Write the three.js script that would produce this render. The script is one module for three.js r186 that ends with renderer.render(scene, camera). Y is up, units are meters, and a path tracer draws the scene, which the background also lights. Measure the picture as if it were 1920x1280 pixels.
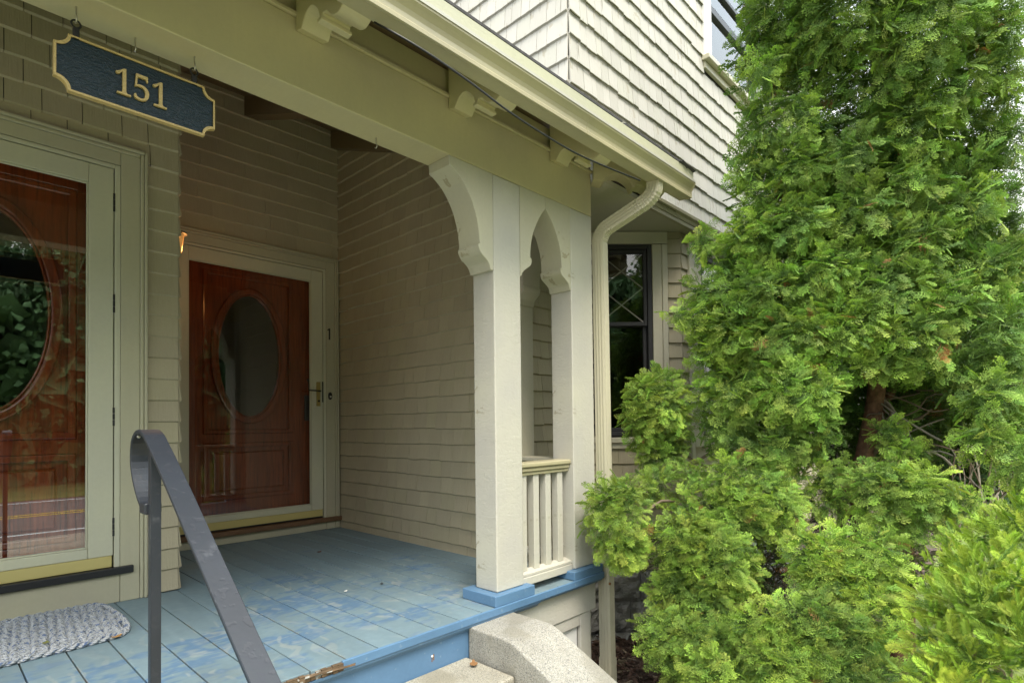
import * as THREE from 'three';
import { mergeGeometries } from 'three/addons/utils/BufferGeometryUtils.js';
import { RoundedBoxGeometry } from 'three/addons/geometries/RoundedBoxGeometry.js';
import { TextGeometry } from 'three/addons/geometries/TextGeometry.js';
import { FontLoader } from 'three/addons/loaders/FontLoader.js';

// ---------------------------------------------------------------- camera, sky, sun, exposure
const F = 1065.48, CY = 774.23, YAW = 46.4895 * Math.PI / 180, PITCH = 1.1141 * Math.PI / 180, ROLL = -0.6369 * Math.PI / 180, EYE = 0.9;
const scene = new THREE.Scene();
const camera = new THREE.PerspectiveCamera(2 * Math.atan(640 / F) * 180 / Math.PI, 1.5, 0.05, 400);
const fwd = new THREE.Vector3(Math.sin(YAW) * Math.cos(PITCH), Math.sin(PITCH), -Math.cos(YAW) * Math.cos(PITCH));
const cr0 = new THREE.Vector3().crossVectors(fwd, new THREE.Vector3(0, 1, 0)).normalize();
const cu0 = new THREE.Vector3().crossVectors(cr0, fwd);
const cr = cr0.clone().multiplyScalar(Math.cos(ROLL)).addScaledVector(cu0, Math.sin(ROLL));
const cu = cr0.clone().multiplyScalar(-Math.sin(ROLL)).addScaledVector(cu0, Math.cos(ROLL));
camera.position.set(0, EYE, 0);
camera.quaternion.setFromRotationMatrix(new THREE.Matrix4().makeBasis(cr, cu, fwd.clone().negate()));
camera.setViewOffset(1920, 1280, 0, 640 - CY, 1920, 1280);
camera.updateProjectionMatrix(); camera.updateMatrixWorld();

const renderer = new THREE.WebGLRenderer({ antialias: true });
renderer.setSize(1024, 682);
renderer.toneMapping = THREE.LinearToneMapping;
renderer.toneMappingExposure = 1.5;
renderer.shadowMap.enabled = true;

// overcast sky with a soft paler blue break
function makeSky() {
  const w = 256, h = 128, d = new Float32Array(w * h * 4);
  for (let j = 0; j < h; j++) for (let i = 0; i < w; i++) {
    const el = ((j + 0.5) / h - 0.5) * Math.PI, az = (i + 0.5) / w * Math.PI * 2;
    const up = Math.max(0, Math.sin(el));
    const c = 0.5 + 0.5 * Math.sin(az * 2 + 1.3 * Math.sin(el * 4)) * Math.cos(el * 3 + az);
    const L = 0.86 * (1 + 2.7 * up), b = 0.28 * c * Math.min(1, Math.max(0, el * 2.2));
    const k = (j * w + i) * 4;
    d[k] = L * (1.01 - b); d[k + 1] = L * (1.0 - 0.45 * b); d[k + 2] = L * (0.95 + 0.16 * b); d[k + 3] = 1;
  }
  const t = new THREE.DataTexture(d, w, h, THREE.RGBAFormat, THREE.FloatType);
  t.mapping = THREE.EquirectangularReflectionMapping; t.magFilter = t.minFilter = THREE.LinearFilter; t.needsUpdate = true;
  return t;
}
scene.background = makeSky();
scene.environment = scene.background;
const sun = new THREE.DirectionalLight(0xfff3e2, 3.0);
sun.position.set(-3.5, 18, 8); sun.target.position.set(2, 0, -2); sun.castShadow = true;
sun.shadow.radius = 40; sun.shadow.mapSize.set(2048, 2048);
Object.assign(sun.shadow.camera, { left: -12, right: 12, top: 12, bottom: -12, near: 0.5, far: 60 });
scene.add(sun, sun.target);

// ---------------------------------------------------------------- helpers
const V = (x, y, z) => new THREE.Vector3(x, y, z);
function rng(seed) { let s = seed | 0; return () => { s = (s + 0x6d2b79f5) | 0; let t = Math.imul(s ^ (s >>> 15), 1 | s); t = (t + Math.imul(t ^ (t >>> 7), 61 | t)) ^ t; return ((t ^ (t >>> 14)) >>> 0) / 4294967296; }; }
const used = new Map();
function numbered(n) { const k = used.get(n) || 0; used.set(n, k + 1); return k ? `${n}_${String(k).padStart(3, '0')}` : n; }
function tag(o, label, category, group, kind) { if (label) o.userData.label = label; if (category) o.userData.category = category; if (group) o.userData.group = group; if (kind) o.userData.kind = kind; return o; }
function thing(name, label, category, p = [0, 0, 0], opt = {}) {
  const o = new THREE.Group(); o.name = numbered(name); o.position.set(...p); o.rotation.y = opt.turn || 0; scene.add(o);
  return tag(o, label, category, opt.group, opt.kind);
}
function rootOffset(o) { let x = 0, y = 0, z = 0; for (let q = o; q && q !== scene; q = q.parent) { x += q.position.x; y += q.position.y; z += q.position.z; } return [x, y, z]; }
// a part from geometry in world coordinates (or in the thing's own, with local = true)
function part(name, geo, mat, parent, local = false) {
  if (Array.isArray(geo)) geo = merge(geo);
  if (!local) { const [x, y, z] = rootOffset(parent); geo.translate(-x, -y, -z); }
  const m = new THREE.Mesh(geo, mat); m.name = name; m.castShadow = m.receiveShadow = true; parent.add(m); return m;
}
function merge(list) { return mergeGeometries(list.map((g) => { const q = g.index ? g.toNonIndexed() : g; for (const k of Object.keys(q.attributes)) if (!['position', 'normal', 'uv', 'color'].includes(k)) q.deleteAttribute(k); if (!q.attributes.uv) uvm(q); return q; })); }
// uv in metres by the way each face points
function uvm(g, off = [0, 0], swap = false) {
  if (g.index) g = g.toNonIndexed();
  if (!g.attributes.normal) g.computeVertexNormals();
  const p = g.attributes.position, n = g.attributes.normal, uv = new Float32Array(p.count * 2);
  for (let i = 0; i < p.count; i += 3) {
    let ax = 0, ay = 0, az = 0;
    for (let k = 0; k < 3; k++) { ax += n.getX(i + k); ay += n.getY(i + k); az += n.getZ(i + k); }
    ax = Math.abs(ax); ay = Math.abs(ay); az = Math.abs(az);
    for (let k = 0; k < 3; k++) {
      const x = p.getX(i + k), y = p.getY(i + k), z = p.getZ(i + k);
      let u, v;
      if (ay >= ax && ay >= az) { u = x; v = z; } else if (ax >= az) { u = z; v = y; } else { u = x; v = y; }
      uv[(i + k) * 2] = (swap ? v : u) + off[0]; uv[(i + k) * 2 + 1] = (swap ? u : v) + off[1];
    }
  }
  g.setAttribute('uv', new THREE.BufferAttribute(uv, 2));
  return g;
}
// box between two corners, edges chamfered by r
function box(x0, x1, y0, y1, z0, z1, r = 0.003) {
  const a = x1 - x0, b = y1 - y0, c = z1 - z0;
  const g = r > 0 ? new RoundedBoxGeometry(a, b, c, 1, Math.min(r, a * 0.3, b * 0.3, c * 0.3)) : new THREE.BoxGeometry(a, b, c);
  g.translate((x0 + x1) / 2, (y0 + y1) / 2, (z0 + z1) / 2);
  return uvm(g);
}
function shapeOf(pts, holes = []) { const s = new THREE.Shape(pts.map((p) => new THREE.Vector2(...p))); for (const h of holes) s.holes.push(h.isPath ? h : new THREE.Path(h.map((p) => new THREE.Vector2(...p)))); return s; }
const rect = (x0, x1, y0, y1) => [[x0, y0], [x1, y0], [x1, y1], [x0, y1]];
// outline in x,y pushed out along z from z0 to z1
function slab(shape, z0, z1, bevel = 0, seg = 1, curve = 24) {
  const g = new THREE.ExtrudeGeometry(shape, { depth: z1 - z0 - 2 * bevel, bevelEnabled: bevel > 0, bevelThickness: bevel, bevelSize: bevel, bevelOffset: -bevel, bevelSegments: seg, curveSegments: curve });
  g.translate(0, 0, z0 + bevel); g.deleteAttribute('uv'); return uvm(g);
}
// profile in (z,y) pushed along x
function run(pts, x0, x1, bevel = 0) {
  const g = new THREE.ExtrudeGeometry(shapeOf(pts.map(([z, y]) => [-z, y])), { depth: x1 - x0, bevelEnabled: false });
  g.rotateY(Math.PI / 2); g.translate(x0, 0, 0); g.deleteAttribute('uv'); return uvm(g);
}
function tube(pts, r, seg = 24, rad = 6, closed = false) { return new THREE.TubeGeometry(new THREE.CatmullRomCurve3(pts.map((p) => p.isVector3 ? p : V(...p)), closed), seg, r, rad, closed); }
function ray(px, py) { return fwd.clone().multiplyScalar(F).addScaledVector(cr, px - 960).addScaledVector(cu, -(py - CY)).normalize(); }
const at = (px, py, d) => ray(px, py).multiplyScalar(d).add(camera.position);
function project(p) { const q = p.clone().sub(camera.position), w = q.dot(fwd); return [960 + F * q.dot(cr) / w, CY - F * q.dot(cu) / w, w]; }

// ---------------------------------------------------------------- noise and textures
function lattice(seed, n) { const r = rng(seed), a = new Float32Array(n * n); for (let i = 0; i < n * n; i++) a[i] = r(); return a; }
const LAT = [1, 2, 3, 4, 5, 6].map((s) => lattice(s * 77, 256));
function vn(x, y, p, s) { // value noise on a unit-cell lattice, period p (<= 256)
  const xi = Math.floor(x), yi = Math.floor(y), a = LAT[s % 6];
  let fx = x - xi, fy = y - yi; fx = fx * fx * (3 - 2 * fx); fy = fy * fy * (3 - 2 * fy);
  const x0 = ((xi % p) + p) % p, x1 = (x0 + 1) % p, y0 = ((yi % p) + p) % p, y1 = (y0 + 1) % p;
  const A = a[y0 * 256 + x0], B = a[y0 * 256 + x1], C = a[y1 * 256 + x0], D = a[y1 * 256 + x1];
  return A + (B - A) * fx + (C - A) * fy + (A - B - C + D) * fx * fy;
}
function fbm(u, v, p, oct, s, q = p) { let t = 0, a = 0.5, n = 0, px = p, py = q; for (let i = 0; i < oct; i++) { t += a * vn2(u * px, v * py, px, py, s + i); n += a; a *= 0.5; px = Math.min(256, px * 2); py = Math.min(256, py * 2); } return t / n; }
function vn2(x, y, px, py, s) {
  const xi = Math.floor(x), yi = Math.floor(y), a = LAT[s % 6];
  let fx = x - xi, fy = y - yi; fx = fx * fx * (3 - 2 * fx); fy = fy * fy * (3 - 2 * fy);
  const x0 = ((xi % px) + px) % px, x1 = (x0 + 1) % px, y0 = ((yi % py) + py) % py, y1 = (y0 + 1) % py;
  const A = a[y0 * 256 + x0], B = a[y0 * 256 + x1], C = a[y1 * 256 + x0], D = a[y1 * 256 + x1];
  return A + (B - A) * fx + (C - A) * fy + (A - B - C + D) * fx * fy;
}
const clamp = (x, a = 0, b = 1) => Math.min(b, Math.max(a, x)), mix = (a, b, t) => a + (b - a) * t, sstep = (a, b, x) => { const t = clamp((x - a) / (b - a)); return t * t * (3 - 2 * t); };
const mix3 = (a, b, t) => [mix(a[0], b[0], t), mix(a[1], b[1], t), mix(a[2], b[2], t)];
const toS = (l) => Math.round(255 * (l <= 0.0031308 ? l * 12.92 : 1.055 * Math.pow(l, 1 / 2.4) - 0.055));
// colour and height in one go: f(u, v) -> [r, g, b, height, roughness?]
function texset(n, size, f, m = n) {
  const c = new Uint8Array(n * m * 4), h = new Uint8Array(n * m * 4);
  for (let j = 0; j < m; j++) for (let i = 0; i < n; i++) {
    const q = f((i + 0.5) / n, (j + 0.5) / m), k = (j * n + i) * 4;
    c[k] = toS(clamp(q[0])); c[k + 1] = toS(clamp(q[1])); c[k + 2] = toS(clamp(q[2])); c[k + 3] = 255;
    h[k] = h[k + 1] = h[k + 2] = clamp(q[3]) * 255; h[k + 3] = 255;
  }
  const mk = (d, srgb) => { const t = new THREE.DataTexture(d, n, m, THREE.RGBAFormat); t.wrapS = t.wrapT = THREE.RepeatWrapping; t.magFilter = THREE.LinearFilter; t.minFilter = THREE.LinearMipmapLinearFilter; t.generateMipmaps = true; if (srgb) t.colorSpace = THREE.SRGBColorSpace; const s = Array.isArray(size) ? size : [size, size]; t.repeat.set(1 / s[0], 1 / s[1]); t.needsUpdate = true; return t; };
  return { map: mk(c, true), bumpMap: mk(h, false) };
}
const std = (o) => new THREE.MeshStandardMaterial({ roughness: 0.7, ...o });
const lin = (r, g, b) => new THREE.Color().setRGB(r, g, b);
function shade(ts, bump, rough, k = [1, 1, 1], extra = {}) { return std({ map: ts.map, bumpMap: ts.bumpMap, bumpScale: bump, roughness: rough, color: lin(...k), ...extra }); }

// painted timber: brush drag, shallow alligator cracks, small chips, grey film of age in patches
function paintTex(base, seed, { chips = 0.1, drag = 0.5, blotch = 0.08, wrinkle = 0.4, under = [0.30, 0.27, 0.2] } = {}) {
  return texset(512, 0.8, (u, v) => {
    const big = fbm(u, v, 3, 4, seed), fine = fbm(u, v, 64, 3, seed + 1), br = fbm(u, v, 90, 2, seed + 2, 8);
    const wr = Math.abs(fbm(u + 0.02 * big, v, 14, 3, seed + 3, 34) - 0.5) * 2;
    const fl = fbm(u, v, 22, 4, seed + 4, 30), chip = sstep(0.715, 0.73, fl) * sstep(1 - chips * 2.2, 1 - chips * 1.2, fbm(u, v, 4, 3, seed + 2) * 0.75 + 0.3);
    const t = 1 + blotch * (big - 0.5) * 2 + 0.05 * (fine - 0.5) + 0.03 * (br - 0.5);
    const c = mix3(base.map((x, i) => x * t * (i === 2 ? 1 - 0.12 * (big - 0.5) : 1)), under, chip);
    return [...c, clamp(0.55 + 0.25 * (br - 0.5) * drag + wrinkle * (0.25 - sstep(0, 0.22, wr) * 0.25) * -1 + 0.12 * (fine - 0.5) - 0.35 * chip + 0.25 * sstep(0.66, 0.71, fl) * (1 - chip) * wrinkle)];
  });
}
const T = {};
T.trim = paintTex([0.49, 0.462, 0.36], 1, { chips: 0.02 });
T.post = paintTex([0.485, 0.470, 0.405], 2, { chips: 0.10, wrinkle: 1, blotch: 0.09, under: [0.36, 0.33, 0.25] });
T.beam = paintTex([0.50, 0.45, 0.27], 3, { chips: 0.02, blotch: 0.12 });  // yellower than the posts: warm bounce light put into the paint colour
T.storm = paintTex([0.50, 0.49, 0.37], 4, { chips: 0.03, wrinkle: 0.1 });
T.shingle = texset(512, 0.6, (u, v) => {
  const big = fbm(u, v, 3, 3, 5), g = fbm(u, v, 128, 3, 1, 7), f = fbm(u, v, 80, 2, 2);
  const k = 1 + 0.14 * (big - 0.5) + 0.09 * (g - 0.5) + 0.05 * (f - 0.5);
  return [0.388 * k, 0.342 * k, 0.24 * k, 0.5 + 0.5 * (g - 0.5) + 0.25 * (f - 0.5)];
});
T.upper = texset(1024, 1.2, (u, v) => { // weathered paint: long vertical checks, flaked spots, green along the butts comes with the geometry
  const big = fbm(u, v, 4, 4, 3), g = fbm(u, v, 180, 3, 1, 9), f = fbm(u, v, 90, 2, 2);
  const ck = fbm(u, v, 150, 2, 4, 7), crack = sstep(0.80, 0.86, ck) * sstep(0.52, 0.66, fbm(u, v, 20, 2, 5, 12));
  const fl = fbm(u, v, 44, 4, 0, 26), flake = sstep(0.70, 0.715, fl) * sstep(0.48, 0.62, fbm(u, v, 9, 2, 2));
  const k = 1 + 0.08 * (big - 0.5) + 0.05 * (g - 0.5);
  let c = [0.485 * k, 0.465 * k, 0.415 * k]; c = mix3(c, [0.38, 0.34, 0.26], flake * 0.7); c = mix3(c, [0.16, 0.14, 0.10], crack * 0.7);
  return [...c, clamp(0.6 + 0.4 * (g - 0.5) + 0.15 * (f - 0.5) - 0.45 * crack - 0.25 * flake)];
});
T.wood = texset(512, 0.7, (u, v) => { // stained mahogany, grain upright
  const wv = fbm(u, v, 5, 3, 2, 2), g = fbm(u + 0.06 * wv, v, 70, 3, 3, 3), p = fbm(u, v, 200, 2, 4, 12);
  const k = 0.40 + 0.85 * g + 0.35 * (wv - 0.5) - 0.25 * sstep(0.68, 0.8, p);
  return [0.165 * k, 0.030 * k, 0.007 * k, 0.5 + 0.3 * (p - 0.5)];
});
T.sillwood = texset(256, 0.5, (u, v) => { const g = fbm(u, v, 4, 3, 2, 60), b = fbm(u, v, 6, 3, 1); const k = 0.6 + 0.8 * g * b; return [0.16 * k, 0.085 * k, 0.04 * k, g]; });
T.rot = texset(256, 0.25, (u, v) => { const g = fbm(u, v, 3, 4, 2, 50), b = fbm(u, v, 8, 4, 1); const k = 0.45 + 1.1 * g * b; return mix3([0.19 * k, 0.125 * k, 0.07 * k], [0.33, 0.33, 0.30], sstep(0.62, 0.7, b)).concat(g); });
// porch floor: pale grey-blue coat, scrubbed through to the stronger blue below along the way to the doors; x from -1.7 to 2.9, z from -4.7 to -1.9
const FX = [-1.7, 2.9], FZ = [-4.7, -1.9];
const walked = [[1.9, -2.75, 0.34], [2.0, -2.45, 0.30], [2.15, -2.95, 0.22], [2.3, -3.15, 0.16], [1.6, -2.35, 0.30], [1.45, -2.6, 0.30], [1.55, -3.1, 0.34], [1.25, -2.9, 0.3], [1.1, -2.35, 0.34], [0.9, -2.6, 0.34], [0.7, -2.3, 0.3], [0.4, -2.4, 0.35], [0.1, -2.3, 0.3]];
T.floor = texset(1024, [FX[1] - FX[0], FZ[1] - FZ[0]], (u, v) => {
  const x = mix(FX[0], FX[1], u), z = mix(FZ[0], FZ[1], v);
  let w = 0; for (const [a, b, r] of walked) w = Math.max(w, Math.exp(-((x - a) ** 2 + (z - b) ** 2) / (r * r)));
  const bd = Math.floor((x - (1.157 - 20 * 0.1455)) / 0.1455), ob = (bd * 0.3719) % 1, tone = 0.94 + 0.12 * ((bd * 0.618) % 1);
  const wob = fbm(u, v, 14, 3, 5, 12), s1 = fbm(u + 0.02 * wob, v + 0.03 * wob, 16, 5, 1, 40), s2 = fbm(u + 0.012 * s1 + ob, v - 0.02 * s1 + ob, 60, 4, 2, 120), s3 = fbm(u, v, 10, 4, 3, 8), fine = fbm(u, v, 250, 2, 4, 200), dr = fbm(u + ob, v + ob * 0.7, 160, 3, 3, 20), edge = Math.abs((x - (1.157 - 20 * 0.1455)) / 0.1455 - bd - 0.5) * 2;
  const worn = sstep(0.515, 0.61, 0.34 * s1 + 0.36 * s2 + 0.16 * s3 + 0.14 * dr + 0.17 * (w - 0.62));
  const pale = sstep(0.56, 0.70, 0.55 * s2 + 0.25 * s1 + 0.2 * dr) * (0.25 + 0.75 * w);
  const dirt = sstep(0.60, 0.8, fbm(u, v, 9, 5, 5)) * 0.4;
  let c = mix3([0.192, 0.278, 0.322], [0.085, 0.180, 0.320], worn * 0.75);
  c = mix3(c, [0.30, 0.28, 0.22], 0.8 * sstep(0.94, 0.98, edge) * sstep(0.48, 0.60, fbm(u + ob, v, 20, 4, 1, 60)) * sstep(1.7, 0.9, x));
  const scr = sstep(0.70, 0.73, fbm(u + 0.05 * wob, v + ob, 140, 2, 1, 26)); c = mix3(c, [0.36, 0.40, 0.38], 0.5 * scr * w);
  c = mix3(c, [0.34, 0.39, 0.37], pale * 0.5); c = mix3(c, [0.25, 0.28, 0.25], dirt);
  const k = tone * 0.86 * (0.90 + 0.14 * fine + 0.14 * (s3 - 0.5) + 0.16 * (dr - 0.5));
  return [c[0] * k, c[1] * k, c[2] * k, 0.5 - 0.3 * worn + 0.3 * pale + 0.15 * (fine - 0.5)];
});
T.blue = texset(256, 0.6, (u, v) => { const b = fbm(u, v, 5, 4, 1), f = fbm(u, v, 60, 2, 2), g = fbm(u, v, 8, 2, 3, 90), ch = sstep(0.79, 0.81, fbm(u, v, 30, 3, 4)); const k = 0.88 + 0.2 * b + 0.08 * f; return [...mix3([0.098 * k, 0.195 * k, 0.325 * k], [0.20, 0.29, 0.38], ch * 0.5), 0.5 + 0.3 * (g - 0.5) - 0.3 * ch]; });
T.granite = texset(1024, 0.52, (u, v) => {
  const a = fbm(u, v, 220, 2, 1), b = fbm(u, v, 180, 2, 2), c = fbm(u, v, 5, 5, 3), d = fbm(u, v, 250, 2, 4);
  let q = [0.31, 0.30, 0.26]; q = mix3(q, [0.40, 0.39, 0.35], sstep(0.52, 0.62, a)); q = mix3(q, [0.17, 0.165, 0.155], sstep(0.58, 0.70, b)); q = mix3(q, [0.40, 0.34, 0.22], sstep(0.62, 0.75, d) * 0.35);
  const st = sstep(0.52, 0.68, fbm(u, v, 3, 5, 5)); q = mix3(q, [0.21, 0.195, 0.15], st * 0.55); const k = 0.78 + 0.40 * c; return [q[0] * k, q[1] * k, q[2] * k, 0.4 * a + 0.4 * b + 0.2 * d];
});
T.stone = texset(512, 0.8, (u, v) => { const a = fbm(u, v, 8, 5, 1), b = fbm(u, v, 70, 3, 2), c = fbm(u, v, 14, 4, 4, 40); const k = 0.6 + 0.5 * a + 0.25 * b; return [0.25 * k, 0.245 * k, 0.235 * k, 0.5 * a + 0.3 * c + 0.2 * b]; });
T.iron = texset(512, 0.5, (u, v) => {
  const a = fbm(u, v, 6, 5, 1), b = fbm(u, v, 50, 3, 2), p = sstep(0.64, 0.72, fbm(u, v, 40, 3, 3)), bare = sstep(0.60, 0.72, fbm(u, v, 7, 4, 4) * 0.75 + 0.25 * b);
  let c = mix3([0.020, 0.024, 0.032], [0.065, 0.07, 0.08], bare * 0.6); c = mix3(c, [0.03, 0.032, 0.04], p * 0.5);
  const k = 0.85 + 0.3 * a; return [c[0] * k, c[1] * k, c[2] * k, 0.5 + 0.35 * (b - 0.5) - 0.4 * p - 0.2 * bare];
});
T.sign = texset(256, 0.12, (u, v) => { const w = fbm(u, v + 0.1 * fbm(u, v, 6, 2, 2), 5, 3, 1, 26), f = fbm(u, v, 40, 2, 3, 80); const k = 0.8 + 0.5 * w; return [0.005 * k, 0.021 * k, 0.036 * k, 0.6 * w + 0.4 * f]; });
T.gold = texset(128, 0.1, (u, v) => { const f = fbm(u, v, 24, 3, 1); const k = 0.85 + 0.3 * f; return [0.50 * k, 0.37 * k, 0.15 * k, f]; });
T.mulch = texset(512, 1.2, (u, v) => { const a = fbm(u, v, 40, 4, 1, 70), b = fbm(u, v, 8, 4, 2); const k = 0.35 + 1.0 * a * b * 2; return [0.085 * k, 0.052 * k, 0.036 * k, a]; });
T.lawn = texset(512, 3, (u, v) => { const a = fbm(u, v, 120, 3, 1), b = fbm(u, v, 5, 4, 2); const k = 0.6 + 0.6 * a + 0.4 * (b - 0.5); return [0.135 * k, 0.175 * k, 0.035 * k, a]; });
T.road = texset(256, 2, (u, v) => { const a = fbm(u, v, 100, 2, 1), b = fbm(u, v, 4, 4, 2); const k = 0.7 + 0.4 * a + 0.3 * b; return [0.11 * k, 0.108 * k, 0.105 * k, a]; });
T.bark = texset(256, 0.3, (u, v) => { const g = fbm(u, v, 30, 4, 1, 4), b = fbm(u, v, 6, 3, 2); const k = 0.35 + 1.1 * g; return [0.17 * k * (0.8 + 0.4 * b), 0.085 * k, 0.05 * k, g]; });
T.rope = texset(256, [0.05, 0.03], (u, v) => { const s = (u * 4 + v * 2) % 1, f = fbm(u, v, 16, 3, 1), h = fbm(u, v, 3, 2, 3); const t = Math.abs(s - 0.5) * 2; return [...mix3([0.42, 0.44, 0.46], [0.12, 0.17, 0.29], sstep(0.60, 0.72, h + 0.15 * (f - 0.5))).map((x) => x * (0.85 + 0.3 * f)), 1 - t * t]; });

const P = {
  arch: shade(T.post, 0.0016, 0.6, [0.99, 0.975, 0.87]),  // post paint yellowed towards the beam, bounce-light tint held in the colour
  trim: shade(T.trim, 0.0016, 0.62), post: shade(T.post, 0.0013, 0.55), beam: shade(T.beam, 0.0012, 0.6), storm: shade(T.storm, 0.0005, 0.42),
  casing: shade(T.trim, 0.0008, 0.55, [0.84, 0.84, 0.78]), gutter: shade(T.beam, 0.0006, 0.42, [0.80, 0.81, 0.86]), pipe: shade(T.trim, 0.0005, 0.45, [1.04, 1.03, 0.98]),
  wood: shade(T.wood, 0.0003, 0.2), sillwood: shade(T.sillwood, 0.002, 0.7), rot: shade(T.rot, 0.006, 0.95), floor: shade(T.floor, 0.0012, 0.5), blue: shade(T.blue, 0.001, 0.42),
  granite: shade(T.granite, 0.0025, 0.85), step: shade(T.granite, 0.003, 0.9, [1.05, 1.02, 0.94]), stone: shade(T.stone, 0.03, 0.9), iron: shade(T.iron, 0.0006, 0.4),
  sign: shade(T.sign, 0.004, 0.32), gold: shade(T.gold, 0.001, 0.45), mulch: shade(T.mulch, 0.02, 0.95), lawn: shade(T.lawn, 0.02, 0.95), road: shade(T.road, 0.004, 0.9),
  bark: shade(T.bark, 0.006, 0.9), rope: shade(T.rope, 0.004, 0.9),
  brass: std({ color: lin(0.52, 0.44, 0.17), roughness: 0.45, metalness: 0.15 }), brassPlate: std({ color: lin(0.45, 0.36, 0.14), roughness: 0.35, metalness: 0.8 }),
  black: std({ color: lin(0.012, 0.012, 0.013), roughness: 0.45 }), rubber: std({ color: lin(0.018, 0.018, 0.018), roughness: 0.7 }), steel: std({ color: lin(0.5, 0.48, 0.44), roughness: 0.35, metalness: 0.9 }),
  dark: std({ color: lin(0.035, 0.03, 0.025), roughness: 0.9 }), room: std({ color: lin(0.05, 0.036, 0.024), roughness: 0.9 }), sash: std({ color: lin(0.028, 0.027, 0.030), roughness: 0.5 }),
  hem: std({ color: lin(0.44, 0.43, 0.37), roughness: 0.5 }), white: std({ color: lin(0.72, 0.72, 0.70), roughness: 0.5 }), roofing: shade(T.road, 0.004, 0.95, [0.55, 0.55, 0.57]), ceiling: shade(T.trim, 0.001, 0.7, [0.36, 0.29, 0.2]),
  lead: std({ color: lin(0.06, 0.065, 0.075), roughness: 0.5 }), twig: std({ color: lin(0.16, 0.12, 0.085), roughness: 0.9 }), twigPale: std({ color: lin(0.27, 0.24, 0.19), roughness: 0.9 }),
};
const glass = (ior = 1.6) => new THREE.MeshPhysicalMaterial({ color: 0xffffff, transmission: 1, thickness: 0, roughness: 0.0, ior, metalness: 0 });
P.glass = glass(1.65); P.glassNear = glass(2.2); P.oval = glass(1.8); P.pane = glass(2.0);
P.shingle = [[1, 1, 1], [0.96, 0.96, 0.965], [1.03, 1.03, 1.02], [0.985, 1.0, 0.965]].map((k) => shade(T.shingle, 0.0018, 0.72, k));
P.upper = [[1, 1, 1], [0.95, 0.95, 0.94], [1.04, 1.04, 1.04], [0.99, 1.0, 0.97]].map((k) => shade(T.upper, 0.0022, 0.7, k));
P.bare = shade(T.upper, 0.0022, 0.8, [0.8, 0.74, 0.6]);
P.butt_line = std({ color: lin(0.13, 0.125, 0.065), roughness: 0.95 });  // dark olive line drawn along each shingle butt

// ---------------------------------------------------------------- shingled walls
const shCache = new Map();
function shingleGeo(w, h, tb, variant, gap = 0.0011) {
  const key = [w.toFixed(3), h.toFixed(4), tb.toFixed(4), variant, gap].join();
  if (shCache.has(key)) return shCache.get(key);
  const r = rng(Math.round(w * 1e4) + variant * 977), a = -w / 2 + gap / 2, b = w / 2 - gap / 2, tt = 0.0025;
  const yl = (r() - 0.5) * 0.004, yr = (r() - 0.5) * 0.004, ym = (r() - 0.5) * 0.003, ol = tb * (0.9 + 0.2 * r()), or = tb * (0.9 + 0.2 * r()), c = Math.min(0.0075, tb * 0.42);
  const p = [], tri = (A, B, C) => p.push(...A, ...B, ...C), quad = (A, B, C, D) => { tri(A, B, C); tri(A, C, D); };
  const bl = [a, yl, tb * 0.3], bm = [0, ym, tb * 0.3], br = [b, yr, tb * 0.3], fl = [a, yl + c, ol], fm = [0, ym + c, (ol + or) / 2], fr = [b, yr + c, or], tl = [a, h, tt], tr = [b, h, tt], ul = [a, h, 0], ur = [b, h, 0], tm = [0, h, tt];
  quad(bl, bm, fm, fl); quad(bm, br, fr, fm); quad(fl, fm, tm, tl); quad(fm, fr, tr, tm); quad(bl, fl, tl, ul); quad(br, ur, tr, fr);
  const g = new THREE.BufferGeometry(); g.setAttribute('position', new THREE.Float32BufferAttribute(p, 3)); g.computeVertexNormals();
  uvm(g, [variant * 0.237 + r(), variant * 0.113 + r()]);
  shCache.set(key, g); return g;
}
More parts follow.
